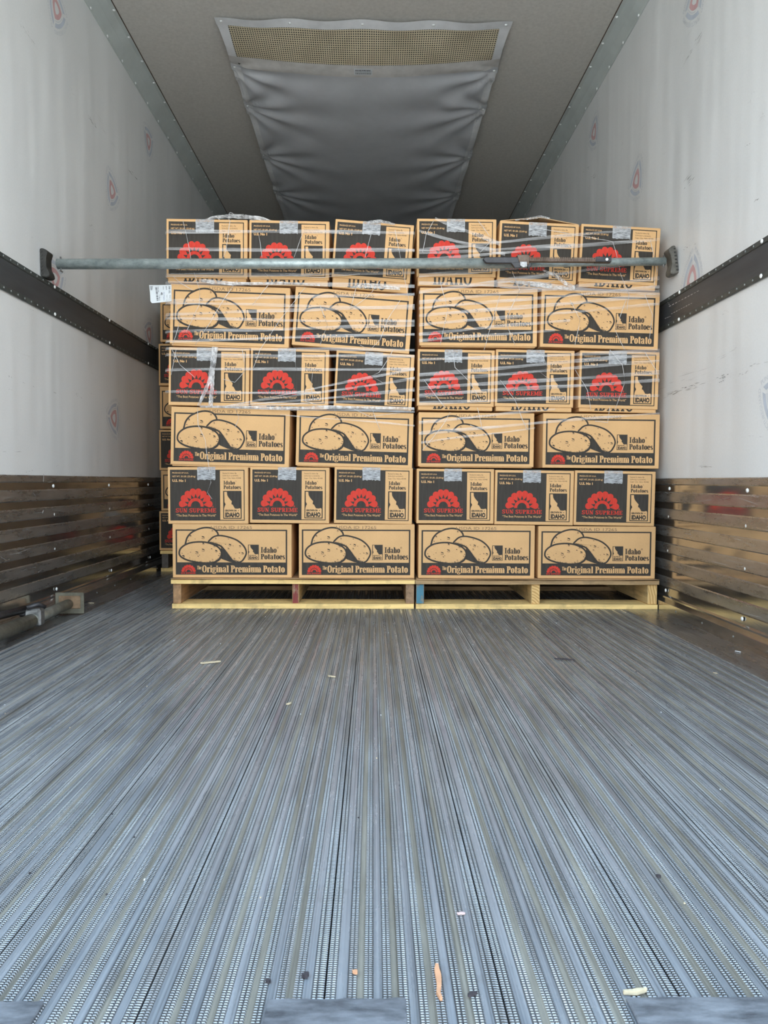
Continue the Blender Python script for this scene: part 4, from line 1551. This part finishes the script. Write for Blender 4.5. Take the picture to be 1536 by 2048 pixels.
# rear stack by the left wall: 6 layers, bottom layer small faces
rows_b = [(1, 'l', 319.6, 600.5, 684), (2, 's', 316.5, 687.5, 771), (3, 'l', 319, 773, 857.5), (4, 's', 318, 859.5, 940), (5, 'l', 321.5, 941, 1021), (6, 's', 318, 1022.5, 1103)]
for (r, kind, xl, t_, b_) in rows_b:
    bl = at_y(xl, b_, YB); tl = at_y(xl, t_, YB)
    bl.z = max(bl.z, .1225)
    hh = tl.z - bl.z
    wN = SW if kind == 's' else LW
    hN = SH if kind == 's' else LH
    for q in range(2 if kind == 's' else 1):
        c = carton(kind, r + q, True, tape=True, strip=0)
        c.location = (bl.x + .003 + wN / 2 + q * (wN + .006), YB, bl.z)
        c.scale = (1, 1, hh / hN)
        c.rotation_euler = (0, random.uniform(-.006, .006) if q == 0 else 0, 0)
        what = 'red-sun' if kind == 's' else 'potato-drawing'
        c['label'] = 'rear-stack %s carton, %s, %s the left wall' % (what, ROWN[r], 'second from' if q else 'next to')
        c['group'] = 'cartons of the rear stack'

# ------------------------------------------------------------------ stretch film
def film(label, xside, lx, bands, side_len, strands, seed, extra=None):
    root = thing('stretch_film', label, 'plastic wrap', (0, YF, .13))
    yfz = YF - .014
    rr = random.Random(seed)
    inv = Vector((0, YF, .13))
    for (x0, y0, x1, y1, w0, w1) in bands:
        m = MB(); n = 24
        wrapL = (x0 <= lx[0] + 1) and xside == 'l'
        wrapR = (x1 >= lx[1] - 1) and xside == 'r'
        pts = []
        ph = rr.uniform(0, 6)
        for i in range(n + 1):
            u = i / n
            px = x0 + (x1 - x0) * u; py = y0 + (y1 - y0) * u
            wv = w0 + (w1 - w0) * u
            wv *= 1 + .18 * sin(u * 11 + ph)
            py += .8 * sin(u * 7 + ph)
            yy = yfz - .001 * sin(u * 5 + ph)
            pts.append((at_y(px, py - wv / 2, yy), at_y(px, py + wv / 2, yy)))
        if wrapL:
            a, b = pts[0]
            pts = [(Vector((a.x - .012, YF + side_len, a.z + .02)), Vector((b.x - .012, YF + side_len, b.z + .02))), (Vector((a.x - .012, YF + .004, a.z)), Vector((b.x - .012, YF + .004, b.z)))] + pts
        if wrapR:
            a, b = pts[-1]
            pts = pts + [(Vector((a.x + .006, YF + .004, a.z)), Vector((b.x + .006, YF + .004, b.z))), (Vector((a.x + .006, YF + side_len, a.z + .02)), Vector((b.x + .006, YF + side_len, b.z + .02)))]
        for i, (a, b) in enumerate(pts):
            m.v += [tuple(a - inv), tuple(((a + b) / 2) - inv + Vector((0, -.0015, 0))), tuple(b - inv)]
        for i in range(len(pts) - 1):
            a = i * 3
            for k in (0, 1):
                m.f.append((a + k, a + k + 1, a + 4 + k, a + 3 + k)); m.mi.append(0); m.smooth.append(True)
        obj('film_band', m.mesh('film_band', [M['film']]), root)
    m = MB()
    for st in strands:
        pts = [at_y(x, y, yfz - .003 + rr.uniform(-.001, .001)) - inv for x, y in st]
        # subdivide with jitter
        out = []
        for a, b in zip(pts, pts[1:]):
            k = max(1, int((b - a).length / .03))
            for j in range(k):
                out.append(a.lerp(b, j / k) + Vector((rr.uniform(-.001, .001), 0, rr.uniform(-.001, .001))))
        out.append(pts[-1])
        m.tube(out, [.0007 + .0006 * rr.random() for _ in out], 5)
    s = obj('film_strand', m.mesh('film_strand', [M['strand']]), root); s['kind'] = 'stuff'
    return root, inv


LB = [  # left pallet bands: x0,y0,x1,y1,width start,width end
    (334, 462, 829, 465, 7, 7), (334, 498, 829, 501, 6.5, 7), (334, 551, 829, 546, 9, 5), (334, 601, 829, 588, 6, 6), (334, 606, 829, 616, 5, 6), (334, 629, 829, 612, 6, 6),
    (334, 637, 829, 643, 6, 5), (334, 664, 829, 650, 6, 7), (334, 682, 829, 668, 5, 6), (334, 565, 829, 572, 6, 8),
    (334, 710, 829, 713, 7, 6), (334, 739, 829, 738, 6, 6), (334, 784, 640, 786, 6, 5), (445, 813, 829, 738, 2, 6), (445, 813, 829, 757, 2, 6), (445, 814, 829, 780, 2, 7), (445, 814, 829, 799, 2, 6),
    (400, 813, 829, 818, 5, 7), (470, 816, 829, 824, 3, 4), (560, 829, 829, 851, 2, 4), (334, 697, 829, 700, 5, 6)]
RB = [
    (870, 437, 1000, 488, 6, 9), (838, 462, 1010, 508, 5, 9), (838, 500, 1255, 460, 7, 5), (838, 520, 1319, 478, 6, 7), (838, 507, 1150, 490, 5, 6), (838, 552, 1120, 528, 9, 5), (838, 585, 1319, 520, 8, 6),
    (838, 604, 1319, 556, 7, 7), (838, 617, 1319, 574, 6, 6), (838, 632, 1319, 590, 7, 8), (838, 650, 1319, 608, 7, 5), (838, 668, 1140, 640, 6, 6), (838, 681, 1110, 660, 6, 5), (838, 565, 1319, 585, 6, 9),
    (838, 720, 1319, 702, 6, 7), (838, 750, 1319, 708, 7, 7), (838, 762, 1319, 722, 6, 6), (838, 777, 1319, 745, 7, 7), (838, 791, 1319, 760, 8, 6), (838, 806, 1319, 790, 7, 6),
    (838, 845, 1110, 818, 6, 4), (838, 866, 1319, 826, 7, 4), (842, 885, 1070, 856, 5, 3), (1000, 560, 1150, 575, 5, 9), (960, 566, 1110, 545, 3, 7)]
LS = [[(366, 441), (371, 462), (378, 493), (382, 520)], [(460, 440), (452, 500), (444, 520)], [(605, 466), (588, 515)], [(518, 470), (524, 515)], [(746, 452), (730, 515)],
      [(346, 552), (360, 566), (385, 580)], [(388, 545), (400, 580), (398, 610), (372, 665)], [(530, 545), (545, 560), (528, 580), (505, 610)], [(610, 575), (560, 640), (520, 700), (505, 740)],
      [(475, 560), (440, 610), (420, 645), (390, 690)], [(715, 565), (700, 620), (740, 590), (760, 560)], [(800, 600), (775, 640), (760, 680), (740, 700), (720, 690)], [(640, 610), (655, 650), (640, 690)],
      [(790, 460), (810, 560), (818, 600)], [(345, 700), (360, 730), (390, 755)], [(485, 700), (490, 740), (470, 765), (445, 758)], [(590, 697), (592, 740), (590, 720)], [(625, 745), (622, 775), (627, 800)],
      [(786, 700), (775, 720), (758, 745), (742, 752), (765, 765)], [(395, 815), (396, 850), (410, 880), (418, 935), (422, 965), (415, 985), (424, 998)], [(470, 815), (478, 835), (470, 855)], [(745, 820), (760, 860)],
      [(605, 800), (640, 812), (700, 815), (740, 833), (800, 826)], [(560, 550), (640, 555), (720, 548)], [(345, 690), (352, 670), (360, 640), (350, 600)], [(352, 700), (346, 730), (342, 750)]]
RS = [[(868, 440), (852, 470), (845, 505)], [(955, 440), (985, 480), (960, 505)], [(1068, 455), (1225, 483), (1232, 505), (1240, 540)], [(1240, 545), (1258, 590), (1254, 620)], [(1000, 590), (985, 640), (968, 700)],
      [(880, 560), (895, 620), (880, 690)], [(1025, 545), (1040, 580), (1010, 640), (1030, 690)], [(1290, 590), (1305, 630), (1298, 680)], [(1140, 600), (1160, 640), (1150, 690)], [(1252, 600), (1230, 660), (1250, 700)],
      [(848, 760), (870, 790), (890, 815)], [(905, 700), (910, 735), (940, 765), (960, 800)], [(1080, 700), (1095, 735), (1080, 745), (1100, 760)], [(1220, 700), (1245, 730), (1250, 765), (1230, 820)],
      [(1150, 740), (1175, 780), (1182, 820)], [(1000, 760), (1030, 800), (1045, 840), (1055, 860)], [(900, 825), (890, 845), (870, 870), (845, 900)], [(955, 815), (965, 860), (940, 850)], [(1300, 480), (1314, 540), (1308, 570)],
      [(1110, 560), (1060, 580), (1000, 575)], [(1220, 815), (1215, 845), (1190, 842)], [(1290, 705), (1312, 740), (1318, 765)]]
rootL, invL = film('clear stretch film wound in bands around the left stack of cartons', 'l', (334, 829), LB, 1.05, LS, 1)
rootR, invR = film('clear stretch film wound in slanting bands around the right stack of cartons', 'r', (838, 1319), RB, 1.05, RS, 2)


def crumple(root, inv, path, w0, seed, mat='film_strong', y=None, name='film_tail', folds=7):
    """crumpled ribbon following a pixel path on the load's front"""
    rr = random.Random(seed); m = MB(); n = 26
    pts = path
    tot = len(pts) - 1
    for i in range(n + 1):
        t = i / n * tot; k = min(int(t), tot - 1); f = t - k
        px = pts[k][0] * (1 - f) + pts[k + 1][0] * f; py = pts[k][1] * (1 - f) + pts[k + 1][1] * f
        wv = (pts[k][2] * (1 - f) + pts[k + 1][2] * f)
        dx, dy = pts[k + 1][0] - pts[k][0], pts[k + 1][1] - pts[k][1]; L = sqrt(dx * dx + dy * dy)
        nx, ny = -dy / L, dx / L
        for j in range(folds + 1):
            q = (j / folds - .5) * wv + rr.uniform(-.4, .4)
            yy = (y or YF - .022) + rr.uniform(-.005, .003)
            m.v.append(tuple(at_y(px + nx * q, py + ny * q, yy) - inv))
    for i in range(n):
        for j in range(folds):
            a = i * (folds + 1) + j
            m.f.append((a, a + 1, a + folds + 2, a + folds + 1)); m.mi.append(0); m.smooth.append(False)
    return obj(name, m.mesh(name, [M[mat]]), root)


crumple(rootL, invL, [(430, 694, 12), (426, 730, 11), (418, 765, 8), (397, 812, 6)], 10, 1)
crumple(rootL, invL, [(425, 735, 10), (424, 775, 8), (421, 812, 9)], 10, 2)
crumple(rootL, invL, [(398, 560, 3), (420, 563, 9), (460, 567, 8), (500, 567, 5), (560, 566, 6), (640, 570, 4)], 10, 3)
crumple(rootL, invL, [(700, 575, 3), (735, 571, 10), (800, 577, 6)], 10, 4)
crumple(rootL, invL, [(400, 814, 3), (470, 814, 5), (570, 817, 6), (650, 814, 7), (828, 817, 5)], 10, 5)
crumple(rootR, invR, [(1020, 563, 4), (1060, 567, 9), (1110, 575, 7), (1150, 578, 6)], 10, 6)
crumple(rootR, invR, [(1085, 540, 3), (1110, 550, 7), (1130, 566, 8), (1150, 575, 5)], 10, 7)
# loose bunched film lying along the top edge of the left stack
crumple(rootL, invL, [(408, 441, 4), (430, 434, 6), (470, 432, 9), (520, 436, 8), (545, 444, 6), (590, 450, 5)], 10, 8, y=YF + .005)
crumple(rootL, invL, [(735, 445, 5), (760, 442, 7), (790, 449, 4)], 10, 9, y=YF - .003)
m = MB()
rr = random.Random(4)
for (cx, cy, a, b) in ((462, 433, 6, 8), (480, 434, 8, 4), (445, 436, 10, 4), (515, 438, 14, 4)):
    pts = [at_y(cx + a * cos(t) + rr.uniform(-1, 1), cy - b * sin(t), YF - .004) - invL for t in [k * pi / 8 for k in range(12)]]
    m.tube(pts, .0009, 5)
o = obj('film_strand', m.mesh('film_loops', [M['strand']]), rootL); o['kind'] = 'stuff'
crumple(rootR, invR, [(1030, 440, 2), (1060, 437, 4), (1080, 433, 5), (1100, 437, 3)], 10, 10, y=YF - .002)

# ------------------------------------------------------------------ shipping label sticking out at the left
def ship_label():
    lb = thing('shipping_label', 'white barcode label numbered 42 sticking out left of the second carton row', 'label')
    p00 = at_y(297.5, 569.5, YF - .002); p10 = at_y(343, 569.5, YF - .006); p01 = at_y(300, 606, YF - .002); p11 = at_y(343, 602.5, YF - .006)
    lb.location = p11
    def S(u, v, d=0):      # u 0..1 left->right, v 0..1 top->bottom
        a = p00.lerp(p10, u); b = p01.lerp(p11, u); q = a.lerp(b, v)
        q.y += .006 * sin((1 - u) * 1.5) + .003 * sin(v * 3) * (1 - u)
        q.y -= d
        return q - p11
    m = MB(); n = 8
    for j in range(n + 1):
        for i in range(n + 1):
            u, v = i / n, j / n
            if u == 0 and v == 1: u = .06; v = .985
            m.v.append(tuple(S(u, v)))
    for j in range(n):
        for i in range(n):
            a = j * (n + 1) + i
            m.f.append((a, a + n + 1, a + n + 2, a + 1)); m.mi.append(0); m.smooth.append(True)
    o = obj('label_sheet', m.mesh('label_sheet', [M['paper']]), lb)
    p = P2(); pb = P2()
    rr = random.Random(12)
    v = .12
    while v < .88:                       # barcode, bars run across u
        hgt = rr.choice((.012, .02, .035)); off = (v - .1) * .05
        p.rect(.26 + off, v, .35 + off, v + hgt, 0); v += hgt + rr.choice((.015, .022, .03))
    def vt(dst, s, u0, u1, v0, v1, bold=.01):   # text rotated 90 deg clockwise: reads downward
        g = sans(s, bold); b = g.bbox()
        dst.merge(g, lambda x, y: (u0 + (y - b[1]) / (b[3] - b[1]) * (u1 - u0), v0 + (x - b[0]) / (b[2] - b[0]) * (v1 - v0)))
    vt(p, '42', .50, .59, .42, .58, .03)
    vt(p, '5081 572', .87, .95, .08, .50, .01)
    vt(p, '60777', .74, .79, .08, .30)
    vt(p, 'USDA', .61, .65, .08, .28)
    vt(p, 'Ticket 1004', .38, .42, .08, .40)
    vt(p, '17 PM 09', .42, .46, .55, .90)
    vt(pb, 'Our Program', .62, .67, .42, .92, .01)
    vt(p, 'Type', .77, .80, .58, .75); vt(p, 'Batch 2', .92, .95, .62, .90)
    for k in range(5):
        p.rect(.04, .07 + k * .045, .16 - k * .01, .09 + k * .045)
    mm = MB()
    for src, mi in ((p, 0), (pb, 1)):
        for pts, _, _l in src.items:
            mm.poly([S(a, b, .0008) for a, b in pts], mi)
    obj('label_print', mm.mesh('label_print', [M['black_ink'], M['blue_ink']]), lb)


ship_label()

# ------------------------------------------------------------------ load bar across the trailer
def foot_pad_mesh(sg, tilt=0.0):
    """rubber foot: plate against the wall, local +X into the trailer"""
    m = MB()
    out = []
    hh = .054
    prof = [(0, -hh), (.0, hh), (.010, hh + .002), (.026, hh - .006), (.030, hh - .012), (.022, .018), (.022, -.018), (.032, -hh + .016), (.034, -hh + .002), (.022, -hh - .004)]
    m.prism([Vector((a * sg, -.028, b)) for a, b in prof], (0, .056, 0))
    return m.mesh('foot_pad', [M['rubber']])


def load_bar():
    YBAR = 3.0
    Lp = at_y(115, 528, YBAR); Mid = at_y(1057, 526.5, YBAR + .03); Rp = at_y(1330, 523, YBAR + .05)
    root = thing('load_bar', 'galvanised ratcheting load bar braced between the side walls in front of the cartons', 'load bar', (Lp.x, YBAR, Lp.z))
    o0 = Vector(root.location)
    def B(m, nm, mats, bev=0, lab=None, par=None):
        o = build(m, nm, mats, par or root, bev)
        if lab: o['label'] = lab
        return o
    m = MB(); m.tube([Lp - o0, Mid - o0], .0200, 28); B(m, 'outer_tube', M['galv'])
    m = MB(); m.tube([Mid - o0 + Vector((-.05, 0, .000)), Rp - o0], .0160, 24); B(m, 'inner_tube', M['galv'], lab='thinner inner tube')
    # collar lines
    m = MB(); m.tube([Lp - o0 + Vector((.015, -.006, .026)), Lp - o0 + Vector((.015, -.006, -.028))], .0035, 8)
    m.tube([Lp - o0 + Vector((.015, -.02, -.028)), Lp - o0 + Vector((.015, .01, -.028))], .003, 6); B(m, 'locking_pin', M['bright_steel'])
    m = MB(); m.tube([Rp - o0 + Vector((-.008, -.006, .022)), Rp - o0 + Vector((-.008, -.006, -.026))], .0035, 8); B(m, 'locking_pin', M['bright_steel'])
    # pads
    pl_ = obj('foot_pad', fix_normals(foot_pad_mesh(1), .003), root, Vector((XL + .002, YBAR, at_y(106, 529, YBAR).z)) - o0, (0, -.03, 0))
    me = fix_normals(foot_pad_mesh(-1), .003); me.materials.clear(); me.materials.append(M['rubber_grey'])
    pr_ = obj('foot_pad', me, root, Vector((XR - .006, YBAR + .05, at_y(1337, 522, YBAR + .05).z)) - o0, (0, -.16, 0))
    for pad, sg in ((pl_, 1), (pr_, -1)):
        for k in range(7):
            m = MB(); zz = -.042 + k * .014
            m.box((.002 if sg > 0 else -.010, -.0305, zz - .0028), (.010 if sg > 0 else -.002, -.0275, zz + .0028)); B(m, 'tread_rib', M['rubber'], par=pad)
    # ratchet rack on top-front of the inner tube
    a = at_y(1058, 519, YBAR - .02) - o0; b = at_y(1192, 519, YBAR - .02) - o0
    m = MB(); m.box((a.x, a.y - .004, a.z - .007), (b.x, a.y + .020, a.z + .004))
    B(m, 'ratchet_rack', M['rust_rack'])
    rk = bpy.data.objects[-1] if False else None
    m = MB(); n = 38
    for k in range(n):
        x = a.x + (b.x - a.x) * (k + .15) / n; d = (b.x - a.x) / n * .55
        m.box((x, a.y - .0065, a.z - .008), (x + d, a.y - .0035, a.z + .0085))
    o = B(m, 'rack_teeth', M['rust_rack'])
    # end block of the rack with white plug
    a2 = at_y(1190, 514, YBAR - .02) - o0; b2 = at_y(1222, 525, YBAR - .02) - o0
    m = MB(); m.box((a2.x, a2.y - .008, b2.z), (b2.x, a2.y + .018, a2.z)); blk = B(m, 'rack_end_block', M['black_steel'], .002)
    c = at_y(1214, 518.5, YBAR - .0295) - o0
    m = MB(); m.tube([c, c + Vector((0, .004, 0))], .0055, 14); B(m, 'plug', M['white_dot'])
    # handle
    h = [at_y(x, y, YBAR - .022) - o0 for x, y in ((965, 518), (970, 513.5), (1052, 513.5), (1060, 516), (1060, 525), (1052, 526.5), (985, 526.5), (972, 526))]
    m = MB(); m.prism(h, (0, .014, 0)); B(m, 'handle', M['black_steel'], .003)
    m = MB(); g = [at_y(x, y, YBAR - .026) - o0 for x, y in ((1034, 510), (1056, 508.5), (1060, 513), (1058, 530), (1050, 527), (1040, 528))]
    m.prism(g, (0, .026, 0)); B(m, 'ratchet_housing', M['rust_rack'], .0015)
    m = MB(); g = [at_y(x, y, YBAR - .028) - o0 for x, y in ((1040, 523), (1054, 523), (1055, 533), (1047, 535), (1040, 531))]
    m.prism(g, (0, .010, 0)); B(m, 'pawl', M['bright_steel'], .0012)
    m = MB(); g = [at_y(x, y, YBAR - .024) - o0 for x, y in ((1022, 525), (1040, 524), (1042, 535), (1030, 536))]
    m.prism(g, (0, .016, 0)); B(m, 'bracket', M['black_steel'], .0012)
    m = MB(); g = [at_y(x, y, YBAR - .024) - o0 for x, y in ((1054, 526), (1062, 525), (1062, 533), (1056, 536))]
    m.prism(g, (0, .016, 0)); B(m, 'bracket', M['black_steel'], .0012)


load_bar()


def floor_bar():
    """second bar lying on the floor against the left kick panel"""
    end = at_z(150, 1216, .045); 
    ye = 2.93
    xe = -1.185
    root = thing('load_bar', 'dull load bar lying on the floor along the left wall, rusty plate foot', 'load bar', (xe, ye, 0))
    def B(m, nm, mats, bev=0, lab=None, par=None):
        o = build(m, nm, mats, par or root, bev)
        if lab: o['label'] = lab
        return o
    a = at_y(140, 1217, ye - .02); b = at_y(75, 1245, 2.62); c_ = at_y(0, 1276, 2.42)
    o0 = Vector((xe, ye, 0))
    d = (c_ - b).normalized()
    far = b + (c_ - b) * ((1.0 - b.y) / (c_.y - b.y)) if c_.y != b.y else c_
    far = Vector((-1.17, .95, .045))
    b = Vector((-1.175, 2.55, .043)); a = Vector((-1.185, ye - .01, .045))
    m = MB(); m.tube([a - o0, b - o0], .019, 22); B(m, 'inner_tube', M['galv_old'])
    m = MB(); m.tube([b + Vector((0, .03, 0)) - o0, far - o0], .0235, 22); B(m, 'outer_tube', M['galv_old'])
    # plate foot: faces the camera
    m = MB(); w2, h0, h1 = .056, .004, .088
    cx = -1.185
    m.prism([Vector((cx - w2 - cx + cx - xe, ye - o0.y, h0)), Vector((cx + w2 - xe, ye - o0.y, h0)), Vector((cx + w2 - xe, ye - o0.y, h1)), Vector((cx - w2 - xe, ye - o0.y, h1))], (0, .008, 0))
    pf = B(m, 'foot_plate', M['olive_steel'], .003)
    m = MB(); m.box((cx - .040 - xe, ye - .003 - o0.y, .026), (cx + .044 - xe, ye - o0.y, .076)); B(m, 'rusty_centre', M['rust'], .002, par=pf)
    # ratchet clamp with black handle and rusty rack along the top, on the wall side
    k = Vector((-1.178, 2.62, .05)) - o0
    m = MB(); m.box((k.x - .030, k.y - .02, k.z - .032), (k.x + .026, k.y + .02, k.z + .030)); B(m, 'ratchet_housing', M['bright_steel'], .006)
    m = MB(); m.tube([k + Vector((-.02, -.022, .034)), k + Vector((.01, -.0, .044)), k + Vector((.024, .022, .03))], .008, 8); B(m, 'pawl', M['black_steel'])
    m = MB(); m.box((k.x - .052, k.y - .02, k.z + .002), (k.x - .026, k.y + .10, k.z + .034)); B(m, 'handle', M['black_steel'], .006)
    m = MB(); m.tube([k + Vector((-.036, .0, .026)), k + Vector((-.046, -.22, .034)), k + Vector((-.044, -.27, .03))], [.014, .012, .006], 10); B(m, 'lever', M['black_steel'])
    m = MB(); m.box((k.x - .044, k.y - .9, k.z + .004), (k.x - .018, k.y - .25, k.z + .030)); B(m, 'ratchet_rack', M['rust'], .002)
    m = MB(); m.tube([k + Vector((-.02, -.26, .034)), k + Vector((-.045, -.262, .040)), k + Vector((-.05, -.262, .02))], .005, 8); B(m, 'pin', M['bright_steel'])


floor_bar()

# ------------------------------------------------------------------ litter on the floor
def sliver(px, py, px2, py2, wmm, name, label, cat, mat, hgt=.003, seed=1):
    rr = random.Random(seed)
    a = at_z(px, py, .002); b = at_z(px2, py2, .002)
    d = b - a; L = d.length; d.normalize(); n = Vector((-d.y, d.x, 0))
    k = 6; up = []; dn = []
    for i in range(k + 1):
        t = i / k; w = wmm * .0003 * (0.35 + sin(pi * min(1, t * .85 + .1)) * rr.uniform(.6, 1.1))
        c = a + d * L * t + n * rr.uniform(-.2, .2) * wmm * .001
        up.append(c + n * w); dn.append(c - n * w)
    o0 = a.lerp(b, .5); o0.z = 0
    m = MB()
    vs = [p - o0 for p in up] + [p - o0 for p in dn[::-1]]
    for v in vs: v.z = .0012
    m.prism(vs, (0, 0, hgt))
    o = build(m, name, mat)
    o.location = o0
    tag(o, label, cat)


sliver(401, 1327, 441, 1323, 12, 'wood_splinter', 'pale jagged wood splinter on the floor in front of the left pallet', 'debris', M['chip_wood'], .004, 1)
sliver(656, 1352, 671, 1354, 7, 'wood_splinter', 'small pale splinter on the floor below the left pallet\'s middle', 'debris', M['chip_wood'], .003, 2)
sliver(573, 1409, 582, 1406, 8, 'wood_crumb', 'tiny cream crumb mid-floor, left of the centre line', 'debris', M['chip_wood'], .003, 3)
sliver(1109, 1317, 1149, 1320, 9, 'dark_shred', 'dark purple-brown shred on the floor before the right pallet', 'debris', M['chip_dark'], .003, 4)
sliver(1470, 1302, 1482, 1304, 7, 'white_scrap', 'white paper scrap on the side plate by the right wall', 'debris', M['paper'], .002, 5)
sliver(1426, 1345, 1435, 1347, 4, 'wood_splinter', 'thin pale sliver near the right floor seam', 'debris', M['chip_wood'], .002, 6)
sliver(876, 1932, 880, 2000, 9, 'wood_chip', 'long orange wood chip near the rear edge of the floor', 'debris', M['chip_orange'], .004, 7)
sliver(1248, 1988, 1294, 1982, 6, 'wood_splinter', 'beige twig-like splinter beside the right threshold plate', 'debris', M['chip_wood'], .004, 8)
sliver(604, 1955, 617, 1949, 8, 'dark_lump', 'larger dark lump on the floor above the middle threshold plate', 'debris', M['chip_dark'], .004, 9)
sliver(532, 1962, 542, 1964, 5, 'dark_lump', 'small dark lump left of the middle threshold plate\'s corner', 'debris', M['chip_dark'], .003, 10)
sliver(936, 1992, 955, 1986, 5, 'dark_lump', 'dark smear of debris right of the orange wood chip', 'debris', M['chip_dark'], .003, 11)
sliver(914, 1827, 930, 1827, 5, 'paper_scrap', 'faint pink paper scrap in the near right-centre floor', 'debris', M['chip_pink'], .002, 12)
sliver(706, 1946, 714, 1943, 7, 'wood_crumb', 'round orange crumb above the middle threshold plate', 'debris', M['chip_orange'], .003, 13)
sliver(1312, 1752, 1322, 1754, 5, 'dark_lump', 'tiny dark fleck on the right half of the near floor', 'debris', M['chip_dark'], .003, 14)
sliver(178, 1206, 188, 1206.5, 7, 'wood_splinter', 'tan splinter on the floor beside the rusty bar foot', 'debris', M['chip_wood'], .003, 15)
# scattered specks
m = MB(); rr = random.Random(77)
for i in range(70):
    x = rr.uniform(-1.0, 1.0); y = .85 + 2.2 * rr.random() ** 1.5; s = rr.uniform(.0005, .0013)
    if abs(x) > y * .52: continue
    m.box((x - s, y - s, .0002), (x + s, y + s * rr.uniform(.6, 2.5), .0016), rr.choice((0, 0, 1, 2)))
o = build(m, 'floor_specks', [M['paper'], M['chip_wood'], M['chip_dark']])
tag(o, 'pale and dark specks of grit scattered over the ribbed floor', 'grit', kind='stuff')
